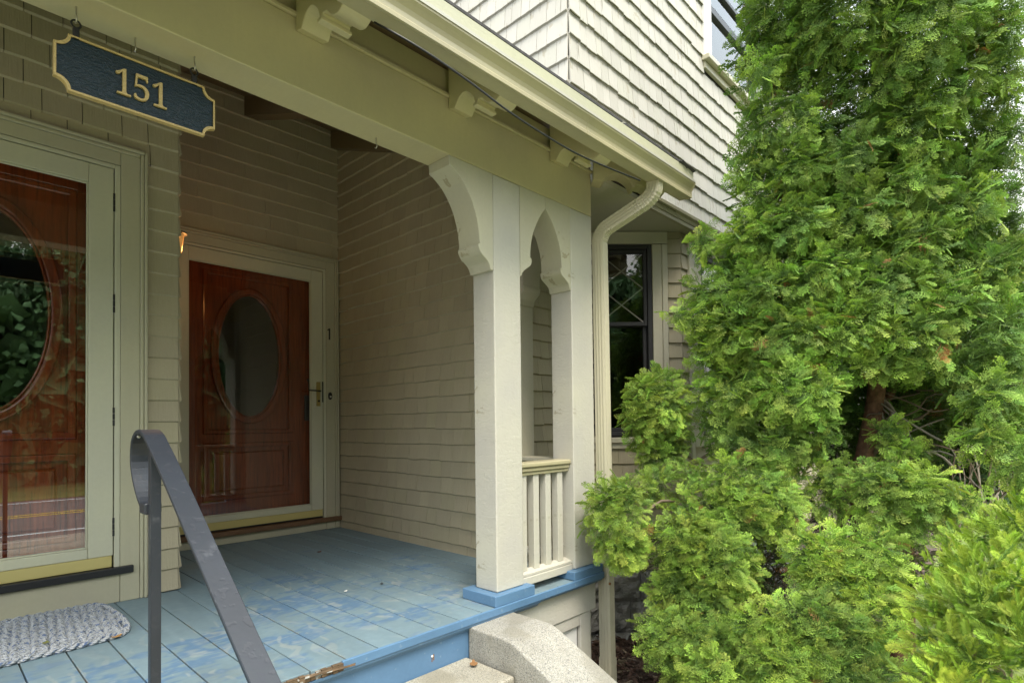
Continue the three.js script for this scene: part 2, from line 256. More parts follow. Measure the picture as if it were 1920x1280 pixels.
// origin: lower left corner as seen from outside; turn: rotation about y so that local z points out
function shingleWall(name, label, origin, turn, len, H, o) {
  const wall = thing(name, label, 'wall', origin, { turn, kind: 'structure' });
  wall.updateMatrixWorld();
  const holes = (o.holes || []).map(([a, b, c, d]) => rect(a, b, c, d));
  part('sheathing', slab(shapeOf(o.outline || rect(o.back0 ?? 0, len + (o.back1 ?? 0), 0, H), holes), -0.10, -0.0005), o.sheath || P.dark, wall, true);
  const R = rng(o.seed || 1), list = [];
  const rows = Math.ceil((H - (o.first || 0)) / o.exp);
  for (let k = 0; k < rows; k++) {
    const y = (o.first || 0) + k * o.exp; if (y + o.exp * 0.3 > H) break;
    let iv = [[o.in0 ?? 0, len - (o.in1 ?? 0)]];
    for (const [a, b, c, d] of o.blocks || o.holes || []) {
      const ov = Math.min(d, y + o.exp) - Math.max(c, y); if (ov < o.exp * 0.55) continue;
      iv = iv.flatMap(([p, q]) => (b <= p || a >= q ? [[p, q]] : [[p, Math.max(p, a)], [Math.min(q, b), q]].filter(([s, t]) => t - s > 0.012)));
    }
    for (const [p, q] of iv) {
      let x = p; if (o.minY && y + o.exp * 0.5 < Math.min(o.minY(p), o.minY(q))) continue;
      while (x < q - 1e-4) {
        let w = Math.round((o.wmin + (o.wmax - o.wmin) * R()) * 100) / 100;
        if (q - x - w < 0.05) w = q - x;
        const tt = Math.min(o.exp + 0.018, H - y), low = o.minY ? o.minY(x + w / 2) : -9;
        if (y + o.exp * 0.4 > low) list.push({ x: x + w / 2, y: y + (R() - 0.5) * (o.rough || 0.003), w, h: tt, v: Math.floor(R() * 3), m: Math.floor(R() * 4), tilt: (R() - 0.5) * (o.tilt || 0.008) });
        x += w;
      }
    }
  }
  const m4 = wall.matrixWorld;
  for (const s of list) { const c = V(s.x, s.y + 0.06, 0).applyMatrix4(m4), [px, py, w] = project(c); s.d = c.distanceTo(camera.position) + (w < 0.1 || px < -70 || px > 1990 || py < -60 || py > 1340 || (o.hide && o.hide(px, py)) ? 100 : 0); }
  list.sort((a, b) => a.d - b.d);
  const rest = [], butt_line = [];
  list.forEach((s, i) => {
    const g = shingleGeo(s.w, s.h, o.tb || 0.011, s.v, o.gap || [0.0009, 0.0012, 0.003][s.v]), mat = o.mats[s.m];
    if (i < 292 && s.d < 100) { const q = new THREE.Mesh(g, mat); q.name = 'shingle'; q.position.set(s.x, s.y, 0); q.rotation.z = s.tilt; q.castShadow = q.receiveShadow = true; wall.add(q); }
    else rest.push(g.clone().rotateZ(s.tilt).translate(s.x, s.y, 0));
    if (o.butt_line) { const e = s.w / 2 - 0.004, n = 5; const pts = []; for (let j = 0; j <= n; j++) pts.push(V(s.x - e + 2 * e * j / n, s.y + (R() - 0.5) * 0.005 - 0.001, (o.tb || 0.011) * 0.8 + R() * 0.004)); butt_line.push(tube(pts, 0.0018 + 0.0024 * R(), 6, 4)); }
  });
  if (rest.length) { const q = part('shingle', rest, o.mats[0], wall, true); q.userData.kind = 'stuff'; }
  if (butt_line.length) { const q = part('butt_line', butt_line, P.butt_line, wall, true); q.userData.kind = 'stuff'; }
  return wall;
}

// ---------------------------------------------------------------- walls of the house
const SH = { exp: 0.1165, wmin: 0.10, wmax: 0.19, mats: P.shingle, tb: 0.019, rough: 0.006, tilt: 0.010 };
const D1 = -3.555, D2 = -4.65, XR = 2.64, XC = 1.02, ZW = -2.58, BX = 4.12, BZ = -2.08, ZU = -1.95, XU = 2.555, GY = -0.74;
const deckY = (z) => 3.55 - 0.366 * (z + 4.64);
// door one wall, door two wall, the recess side and the long side wall
shingleWall('porch_front_wall', 'dim beige shingled wall around the nearer door on the left', [-1.7, 0, D1], 0, 1.7 + XC, 3.20, { ...SH, seed: 3, holes: [[1.2, 2.43, 0.02, 2.3]], blocks: [[1.05, 2.564, -0.1, 2.36]], wmin: 0.11, wmax: 0.19, gap: 0.0038, back1: -0.11 });
shingleWall('recess_wall', 'shingled return wall seen edge-on between the two doors', [XC, 0, D1 - 0.001], Math.PI / 2, 1.095, 3.2, { ...SH, seed: 5, first: 0.0, back0: 0.001 });
shingleWall('porch_back_wall', 'dark brown shadowed shingled wall above and around the farther door', [XC, 0, D2], 0, XR - XC, 3.60, { ...SH, seed: 7, exp: 0.1245, first: 0.02, wmin: 0.16, wmax: 0.36, holes: [[0.24, 1.40, 0.02, 2.28]], blocks: [[0.0, 1.596, -0.1, 2.36]], in0: 0.012, in1: 0.012 });
shingleWall('porch_side_wall', 'long beige shingled side wall of the porch with fine even courses', [XR, 0, D2 + 0.001], -Math.PI / 2, D2 - ZW < 0 ? ZW - D2 : 2.07, 3.5, { ...SH, seed: 9, first: -0.0615, hide: (x) => x > 905, wmin: 0.10, wmax: 0.18, gap: 0.0016 });
shingleWall('house_front_wall', 'short brownish shingled wall seen through the pointed arch', [XR + 0.002, -0.2, ZW], 0, 1.02, 2.75, { ...SH, seed: 11, first: 0.0415, wmin: 0.09, wmax: 0.18, back0: 0.1 });
// bay: splayed side with its window, and the front beyond it
const BL = 0.7071, bayTop = 2.39 + 0.235;
shingleWall('bay_side_wall', 'narrow splayed bay wall with a dark framed window', [BX - 0.5, -0.235, BZ - 0.5], -Math.PI / 4, BL, bayTop, { ...SH, seed: 13, first: 0.0, holes: [[0.02, 0.482, 1.03, 2.53]], blocks: [[0.0, 0.604, 0.93, 2.7]], wmin: 0.1, wmax: 0.12, back0: 0.0, back1: -0.045 });
shingleWall('bay_front_wall', 'bay wall mostly hidden behind the evergreen trees', [BX, -0.235, BZ], 0, 3.4, bayTop, { ...SH, seed: 15, first: 0.0, holes: [[0.32, 1.1, 1.03, 2.53]], blocks: [[0.1, 1.3, 0.93, 2.7]], wmin: 0.1, wmax: 0.12 });
// upper storey: bright weathered shingles, corner over the porch roof
{
  const E = 0.1365;
  const up = { exp: E, gap: 0.0026, wmin: 0.06, wmax: 0.14, mats: P.upper, tb: 0.015, rough: 0.012, tilt: 0.02, butt_line: true, sheath: P.dark };
  const sideLow = (x) => deckY(ZU - 3.2 + x) + 0.07 - 2.432;
  const front = shingleWall('upper_front_wall', 'weathered pale shingled upper wall with peeling paint, facing right of its corner', [XU, 2.432, ZU], 0, 4.6, 2.6, { ...up, seed: 21, first: -0.002, holes: [[1.83, 3.0, 1.37, 2.598]], blocks: [[1.74, 3.1, 1.26, 2.7]], minY: (x) => (x < 0.8 ? 0.22 : -1), outline: [[0.001, 0.165], [0.8, 0.165], [0.8, 0], [4.6, 0], [4.6, 2.6], [0.001, 2.6]] });
  const side = shingleWall('upper_side_wall', 'smooth pale shingled upper wall left of the corner above the gutter', [XU, 2.432, ZU - 3.2], -Math.PI / 2, 3.2, 2.6, { ...up, butt_line: false, seed: 23, first: -0.002, rough: 0.004, tilt: 0.006, minY: sideLow, outline: [[0, sideLow(0)], [3.198, sideLow(3.198)], [3.198, 2.6], [0, 2.6]] });
  void front; void side;
}
// rough granite footing under the bay, coursed blocks
{
  const f = thing('foundation', 'dark rough granite foundation blocks under the bay', 'foundation', [BX - 0.5, GY - 0.2, BZ - 0.5], { kind: 'structure' });
  const R = rng(31);
  const block = (len, h, turn, p) => {
    const g0 = new THREE.BoxGeometry(len, h, 0.16, 10, 6, 1), q = g0.attributes.position;
    for (let i = 0; i < q.count; i++) if (q.getZ(i) > 0.05) { const u = q.getX(i) / len + 0.5, v = q.getY(i) / h + 0.5; const e = Math.min(u, 1 - u, v, 1 - v); q.setZ(i, 0.05 + (e > 0.02 ? 0.018 + 0.035 * R() : 0)); }
    g0.rotateY(turn); g0.translate(...p); const g = uvm(g0.toNonIndexed()); g.computeVertexNormals(); return g;
  };
  const rows = [[-0.70, 0.23], [-0.465, 0.23], [-0.93, 0.22]];
  for (const [y, h] of rows) {
    for (let k = 0; k < 2; k++) { const c = (k + 0.5) * 0.3535 - (y < -0.6 ? 0.08 : 0); part('stone', block(0.35, h, -Math.PI / 4, [BX - 0.5 + c * 0.7071 + 0.03, y + 0.11, BZ - 0.5 + c * 0.7071 - 0.03]), P.stone, f); }
    for (let k = 0; k < 4; k++) part('stone', block(0.62, h, 0, [BX + 0.33 + k * 0.63, y + 0.11, BZ - 0.045]), P.stone, f);
    for (let k = 0; k < 2; k++) part('stone', block(0.48, h, 0, [2.98 + k * 0.48, y + 0.11, ZW - 0.045]), P.stone, f);
  }
}
// rooms behind the doors and the windows, so that glass looks into a closed dark space
function room(label, x0, x1, y0, y1, z0, z1) { // open towards +z
  const t = 0.1, h = thing('hallway_wall', label, 'room', [x0, y0, z0], { kind: 'structure' });
  part('plaster', [box(x0 - t, x0, y0 - t, y1 + t, z0, z1, 0), box(x1, x1 + t, y0 - t, y1 + t, z0, z1, 0), box(x0 - t, x1 + t, y0 - t, y1 + t, z0 - t, z0, 0), box(x0, x1, y1, y1 + t, z0, z1, 0), box(x0, x1, y0 - t, y0, z0, z1, 0)], P.room, h);
}
room('dark hallway behind the nearer door', -0.6, 0.88, 0, 2.4, -6.2, D1 - 0.105);
room('dark hallway behind the farther door', 1.2, 2.5, 0, 2.4, -7.6, D2 - 0.105);
room('dark room behind the bay windows', 3.2, 6.4, 0.4, 2.5, -5.2, -2.62);
room('dark room behind the upstairs window', 4.1, 5.9, 3.4, 5.4, -4.5, ZU - 0.105);

// ---------------------------------------------------------------- porch roof, rafters, frieze
{
  const roof = thing('porch_roof', 'sloping porch roof with dark board underside and rafters', 'roof', [2.6, 2.4, -2.0], { kind: 'structure' });
  const th = 0.03, prof = (z0, z1, a, b) => [[z0, deckY(z0) + a], [z1, deckY(z1) + a], [z1, deckY(z1) + b], [z0, deckY(z0) + b]];
  for (let k = 0; k < 22; k++) { const z0 = -4.7 + k * 0.1405, z1 = z0 + 0.138; if (z1 > -1.6) break; part('board', run(prof(z0, z1, 0, th), -1.9, z0 < -2.6 ? XR - 0.02 : 3.33), P.ceiling, roof); }
  part('roofing', run(prof(-4.7, -1.588, 0.032, 0.044), -1.9, XU - 0.02), P.roofing, roof);
  part('roofing', run(prof(ZU + 0.02, -1.588, 0.032, 0.044), XU + 0.02, 3.35), P.roofing, roof);
  for (const x of [0.24, 1.025, 1.805, 2.555]) part('rafter', run(prof(x < 1 ? D1 + 0.02 : D2 + 0.02, -2.21, -0.155, -0.001), x, x + (x > 2.5 ? 0.07 : 0.11)), P.ceiling, roof);
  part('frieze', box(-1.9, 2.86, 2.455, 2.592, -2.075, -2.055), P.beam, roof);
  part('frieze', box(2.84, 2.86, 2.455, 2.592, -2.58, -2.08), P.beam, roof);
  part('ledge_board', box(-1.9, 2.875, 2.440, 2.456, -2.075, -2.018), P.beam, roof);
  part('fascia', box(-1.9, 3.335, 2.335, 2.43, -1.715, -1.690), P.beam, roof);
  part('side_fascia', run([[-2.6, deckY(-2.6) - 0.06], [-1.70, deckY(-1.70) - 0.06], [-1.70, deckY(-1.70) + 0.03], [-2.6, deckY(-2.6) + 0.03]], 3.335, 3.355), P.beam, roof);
  part('drip_edge', run([[-1.605, 2.405], [-1.590, 2.400], [-1.589, 2.462], [-1.605, 2.462]], -1.9, 3.345), shade(T.trim, 0.002, 0.6, [0.9, 0.95, 0.88]), roof);
  // lifted, torn shingle tabs at the outer end of the roof edge
  const tabs = []; const R = rng(4);
  for (let k = 0; k < 5; k++) { const g = box(-0.04, 0.04, -0.0015, 0.0015, -0.025, 0.02, 0.0005); g.rotateZ(-0.35 + 0.5 * R()); g.rotateX(-0.4 * R()); g.translate(3.19 + k * 0.028, 2.468 + 0.008 * R() - 0.003 * k, -1.60 + 0.01 * R()); tabs.push(g); }
  part('torn_tab', tabs, P.roofing, roof);
}
{
  const g = thing('gutter', 'pale olive metal gutter running along the porch eave', 'gutter', [2.6, 2.3, -1.6]);
  const prof = [[-1.688, 2.31], [-1.625, 2.31], [-1.612, 2.301], [-1.603, 2.303], [-1.602, 2.316], [-1.606, 2.322], [-1.606, 2.340], [-1.600, 2.356], [-1.588, 2.370], [-1.578, 2.380], [-1.576, 2.397], [-1.583, 2.399], [-1.586, 2.382], [-1.596, 2.372], [-1.609, 2.356], [-1.613, 2.34], [-1.613, 2.318], [-1.625, 2.316], [-1.682, 2.316], [-1.682, 2.40], [-1.688, 2.40]];
  part('trough', run(prof, -1.9, 3.34), P.gutter, g);
  for (const x of [0.62, 2.24]) part('seam_strap', run([[-1.612, 2.2995], [-1.6015, 2.302], [-1.6005, 2.318], [-1.6045, 2.324], [-1.6045, 2.340], [-1.5985, 2.355], [-1.5865, 2.3685], [-1.5765, 2.379], [-1.578, 2.381], [-1.588, 2.3705], [-1.600, 2.357], [-1.6065, 2.341], [-1.6065, 2.3225], [-1.6035, 2.317], [-1.6045, 2.3045]], x, x + 0.02), P.gutter, g);
  part('hem', run([[-1.5755, 2.3885], [-1.5735, 2.3885], [-1.5735, 2.4015], [-1.584, 2.4015], [-1.584, 2.3995], [-1.5755, 2.3995]], -1.9, 3.343), P.hem, g);
  part('end_cap', run([[-1.688, 2.308], [-1.612, 2.300], [-1.602, 2.303], [-1.602, 2.34], [-1.576, 2.378], [-1.576, 2.398], [-1.688, 2.402]], 3.3405, 3.346), P.gutter, g);
}

// ---------------------------------------------------------------- porch front: beam, posts, arches
function smooth(pts, n = 6) { const c = new THREE.SplineCurve(pts.map((p) => new THREE.Vector2(...p))); return c.getPoints(n * (pts.length - 1)).map((p) => [p.x, p.y]); }
const archCurve = [...smooth([[1.729, 2.126], [1.777, 2.101], [1.826, 2.058], [1.876, 1.985], [1.909, 1.89], [1.922, 1.797]], 4), ...smooth([[1.912, 1.793], [1.914, 1.776], [1.932, 1.748], [1.978, 1.716], [1.997, 1.678]], 4), [2.0135, 1.677]];
const lancL = [...smooth([[2.430, 2.105], [2.374, 2.035], [2.325, 1.945], [2.303, 1.866], [2.297, 1.804]], 4), ...smooth([[2.308, 1.797], [2.302, 1.762], [2.241, 1.716], [2.224, 1.687]], 4), [2.2165, 1.686]];
const lancR = [...smooth([[2.431, 2.105], [2.485, 2.045], [2.535, 1.965], [2.563, 1.884], [2.570, 1.797]], 4), ...smooth([[2.560, 1.792], [2.570, 1.758], [2.630, 1.72], [2.645, 1.682]], 4), [2.6545, 1.681]];
{
  const a = thing('porch_arcade', 'cream painted porch front of beam, square posts and cut-out arches', 'arcade', [2.11, 0.055, -2.11]);
  const zf = -2.03, zb = -2.187;
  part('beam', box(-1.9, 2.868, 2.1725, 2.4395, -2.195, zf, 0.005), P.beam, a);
  part('post', box(2.016, 2.2145, 0.0555, 2.171, zb, zf + 0.001, 0.007), P.post, a);
  part('post', box(2.6565, 2.868, 0.0505, 2.171, zb, zf + 0.001, 0.007), P.post, a);
  part('post', box(-1.55, -1.35, 0.0555, 2.171, zb, zf + 0.001, 0.007), P.post, a);
  part('arch_bracket', slab(shapeOf([[2.0135, 2.171], [1.729, 2.171], ...archCurve]), zb + 0.001, zf, 0.002), P.arch, a);
  part('arch_bracket', slab(shapeOf([[-1.3475, 2.171], ...[[2.0135, 2.171], [1.729, 2.171], ...archCurve].slice(1).map(([x, y]) => [-(x - 2.0135) - 1.3475, y])]), zb + 0.001, zf, 0.002), P.arch, a);
  part('pointed_arch_bracket', slab(shapeOf([[2.2165, 2.171], [2.4298, 2.171], ...lancL]), zb + 0.001, zf, 0.002), P.arch, a);
  part('pointed_arch_bracket', slab(shapeOf([[2.6545, 2.171], [2.4312, 2.171], ...lancR]), zb + 0.001, zf, 0.002), P.arch, a);
  // side bay of the porch between the corner post and the house
  const k = 0.163 / 0.2235;
  const sideL = [[0, 2.171], [0.163, 2.171], ...lancR.map(([x, y]) => [(2.6545 - x) * k, y])].map(([u, y]) => [u, y]);
  const place = (g) => g.rotateY(Math.PI / 2); // local x -> -z
  const gl = slab(shapeOf(sideL), 2.70, 2.866, 0.002); place(gl); gl.translate(0, 0, -2.1885); part('pointed_arch_bracket', relocate(gl), P.trim, a);
  const gr = slab(shapeOf(sideL.map(([u, y]) => [0.327 - u, y])), 2.70, 2.866, 0.002); place(gr); gr.translate(0, 0, -2.1885); part('pointed_arch_bracket', relocate(gr), P.trim, a);
  part('half_post', box(2.70, 2.866, 0.0, 2.171, -2.578, -2.517, 0.005), P.trim, a);
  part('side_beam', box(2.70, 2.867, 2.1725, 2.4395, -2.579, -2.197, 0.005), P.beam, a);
  function relocate(g) { return g; }
  const base = part('plinth', box(1.965, 2.258, 0.001, 0.055, -2.235, -1.99, 0.005), P.blue, a); void base;
  part('plinth', box(2.60, 2.885, 0.001, 0.05, -2.235, -1.99, 0.005), P.blue, a);
  part('plinth', box(-1.6, -1.3, 0.001, 0.055, -2.235, -1.99, 0.005), P.blue, a);
}
// scroll brackets under the eave
{
  const prof = [[-2.028, 2.592], [-2.028, 2.385], [-1.985, 2.372], ...smooth([[-1.975, 2.385], [-1.945, 2.415], [-1.905, 2.418], [-1.865, 2.385], [-1.85, 2.352]], 4), [-1.846, 2.335], [-1.832, 2.335], [-1.826, 2.352], ...smooth([[-1.80, 2.345], [-1.765, 2.312], [-1.725, 2.298], [-1.69, 2.312], [-1.672, 2.345], [-1.668, 2.385]], 5), [-1.692, 2.40], [-1.692, 2.466]];
  const names = ['cream scroll bracket at the top edge, nearest the house number sign', 'cream scroll bracket in the middle of the eave, above the arch', 'cracked cream scroll bracket above the pointed arch, next to the downspout'];
  const make = (name, x, label, ang = 0, s = 1) => {
    const b = thing(name, label, 'bracket', [0, 0, 0], { group: 'scroll brackets under the porch eave' });
    const q = prof.map(([z, y]) => [(z + 2.03) * s, y]);
    const g = new THREE.ExtrudeGeometry(shapeOf(q), { depth: 0.106, bevelEnabled: true, bevelThickness: 0.002, bevelSize: 0.002, bevelOffset: -0.002, bevelSegments: 1 });
    g.translate(0, 0, -0.053); g.rotateY(-Math.PI / 2); g.deleteAttribute('uv'); // profile z -> +z
    b.position.set(x, 0, -2.027); b.rotation.y = ang;
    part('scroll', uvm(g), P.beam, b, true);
    return b;
  };
  for (let k = 0; k < 3; k++) { const b = make('eave_bracket', 1.033 + k * 0.745, names[k]);
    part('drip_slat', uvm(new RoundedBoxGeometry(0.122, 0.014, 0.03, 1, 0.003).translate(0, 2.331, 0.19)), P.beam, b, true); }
  make('eave_bracket', 0.288, 'cream scroll bracket beyond the top edge of the picture');
  const c = make('corner_bracket', 2.875, 'larger curved bracket reaching out diagonally from the corner post', Math.PI / 4, 1.3); c.position.z = -2.03;
}
// balustrade between the posts
{
  const b = thing('balustrade', 'short cream railing with upright balusters between the two posts', 'railing', [2.43, 0.05, -2.1]);
  part('top_rail', [box(2.216, 2.655, 0.664, 0.690, -2.152, -2.045, 0.008), box(2.216, 2.655, 0.640, 0.663, -2.142, -2.056, 0.007), box(2.216, 2.655, 0.620, 0.639, -2.132, -2.066, 0.006)], P.gutter, b);
  const br = run([[-2.15, 0.085], [-2.05, 0.085], [-2.05, 0.097], [-2.10, 0.112], [-2.15, 0.097]], 2.217, 2.656); part('bottom_rail', br, P.post, b);
  const lb = box(2.217, 2.656, 0.038, 0.082, -2.13, -2.045, 0.005); part('lower_board', lb, P.post, b);
  for (const x of [2.272, 2.375, 2.478, 2.585]) { const g = box(-0.023, 0.023, 0.105, 0.621, -0.023, 0.023, 0.003); g.translate(x, 0, -2.098); part('baluster', g, P.post, b); }
  const s = thing('side_balustrade', 'low rail across the narrow side opening behind the corner post', 'railing', [2.78, 0.05, -2.35]);
  part('top_rail', [box(2.73, 2.835, 0.66, 0.69, -2.516, -2.189, 0.008), box(2.745, 2.82, 0.625, 0.659, -2.516, -2.189, 0.006)], P.trim, s);
  part('bottom_rail', box(2.74, 2.825, 0.06, 0.10, -2.516, -2.189, 0.006), P.post, s);
  for (const z of [-2.26, -2.355, -2.45]) part('baluster', box(2.76, 2.805, 0.101, 0.624, z - 0.022, z + 0.022, 0.003), P.post, s);
}

// ---------------------------------------------------------------- floor, nosing, skirting, steps
{
  const f = thing('porch_floor', 'blue painted porch floor of worn tongue-and-groove planks', 'floor', [0.6, 0, -3], { kind: 'structure' });
  const R = rng(8), W = 0.1455, x00 = 1.157 - 20 * W;
  for (let k = 0; k < 32; k++) {
    const x0 = x00 + k * W, x1 = Math.min(x0 + W, 2.868); if (x1 - x0 < 0.03) break;
    const far = x0 + W * 0.5 < XC ? D1 + 0.005 : D2 + 0.005, cuts = [far]; if (R() < 0.35) cuts.push(mix(far, -2.2, 0.3 + 0.5 * R())); cuts.push(-1.998);
    for (let j = 0; j < cuts.length - 1; j++) {
      const gap = 0.0036 + 0.0022 * R(), dy = (R() - 0.5) * 0.0022;
      const g = box(x0 + gap / 2, x1 - gap / 2, -0.024 + dy, dy, cuts[j] + 0.0008, cuts[j + 1] - 0.0008, 0.003);
      const uv = g.attributes.uv, p = g.attributes.position; for (let i = 0; i < uv.count; i++) uv.setXY(i, p.getX(i) - FX[0], p.getZ(i) - FZ[0]);
      part('plank', g, P.floor, f);
    }
  }
  part('subfloor', box(-1.7, 2.862, -0.06, -0.026, -4.64, -2.05, 0), P.dark, f);
  part('nosing', box(1.135, 2.888, -0.036, 0.002, -1.997, -1.983, 0.004), P.blue, f);
  part('nosing_moulding', run([[-2.03, -0.0365], [-1.986, -0.0365], [-1.990, -0.048], [-2.004, -0.058], [-2.012, -0.07], [-2.03, -0.07]], -1.7, 2.3), P.blue, f);
  part('nosing_moulding', run([[-2.03, -0.0365], [-1.986, -0.0365], [-1.992, -0.046], [-2.008, -0.056], [-2.03, -0.056]], 2.302, 2.87), P.blue, f);
  // nosing gone on the left: bare split wood along the plank ends
  const rr = rng(77), rot = [];
  for (let x = 0.5; x < 1.132; x += 0.022) rot.push(box(x, x + 0.0215, -0.036 + 0.004 * rr(), -0.004 - 0.014 * rr() * rr(), -1.999, -1.990 + 0.010 * rr(), 0.002));
  for (let x = 0.5; x < 1.13; x += 0.05 + 0.06 * rr()) { const g = box(0, 0.06 + 0.08 * rr(), -0.002, 0.002, -0.004, 0.004, 0.001); g.rotateX(rr()); g.rotateY((rr() - 0.5) * 0.3); g.translate(x, -0.008 - 0.018 * rr(), -1.986); rot.push(g); }
  part('rotten_edge', rot, P.rot, f);
}
{
  const r = thing('porch_riser', 'blue painted riser board below the porch edge', 'riser', [1.0, -0.2, -2.02]);
  part('board', box(-1.7, 1.812, -0.42, -0.0705, -2.045, -2.016, 0.003), P.blue, r);
  const nail = new THREE.SphereGeometry(0.006, 10, 8); nail.scale(1, 1, 0.6); nail.translate(1.59, -0.125, -2.014); part('white_screw', nail, P.white, r);
  part('rust_run', [box(1.597, 1.602, -0.145, -0.118, -2.0165, -2.0150, 0), box(1.588, 1.592, -0.15, -0.13, -2.0165, -2.0150, 0)], std({ color: lin(0.22, 0.11, 0.04), roughness: 0.9 }), r);
}
{
  const s = thing('porch_skirt', 'cream panelled skirting under the right end of the porch', 'skirting', [2.5, -0.7, -2.03]);
  part('apron_board', box(1.82, 2.862, -0.222, -0.0565, -2.06, -2.032, 0.004), P.post, s);
  part('stile', box(2.716, 2.812, -0.76, -0.2235, -2.066, -2.038, 0.004), P.post, s);
  part('rail', box(2.16, 2.7145, -0.29, -0.2235, -2.066, -2.040, 0.004), P.post, s);
  part('panel', box(2.16, 2.71, -0.76, -0.2925, -2.078, -2.062, 0.003), P.white, s);
  part('side_board', box(2.83, 2.86, -0.76, -0.026, -2.575, -2.068, 0.003), P.post, s);
}
{ // granite cheek block beside the steps: level top, then a slope towards the camera
  const c = thing('cheek_block', 'speckled granite cheek block sloping down beside the steps', 'stone block', [1.95, GY, -1.6]);
  const prof = [[-2.014, -0.80], [-2.014, -0.048], [-1.78, -0.047], [-1.735, -0.052], [-1.69, -0.068], [-0.55, -0.60], [-0.50, -0.80]];
  const g = new THREE.ExtrudeGeometry(shapeOf(prof.map(([z, y]) => [-z, y])), { depth: 0.27, bevelEnabled: true, bevelThickness: 0.012, bevelSize: 0.012, bevelOffset: -0.012, bevelSegments: 3 });
  g.rotateY(Math.PI / 2); g.translate(1.815, 0, 0); g.deleteAttribute('uv'); part('block', uvm(g), P.granite, c);
  const st = thing('entry_steps', 'pale stone steps below the blue riser', 'steps', [1.0, GY, -1.6]);
  [[-2.014, -1.70, -0.185], [-1.70, -1.38, -0.36], [-1.38, -1.06, -0.535]].forEach(([a, b, y], i) => part('tread', box(0.3, 1.792, y - 0.3, y, a + (i ? 0.002 : 0), b, 0.012), P.step, st));
}

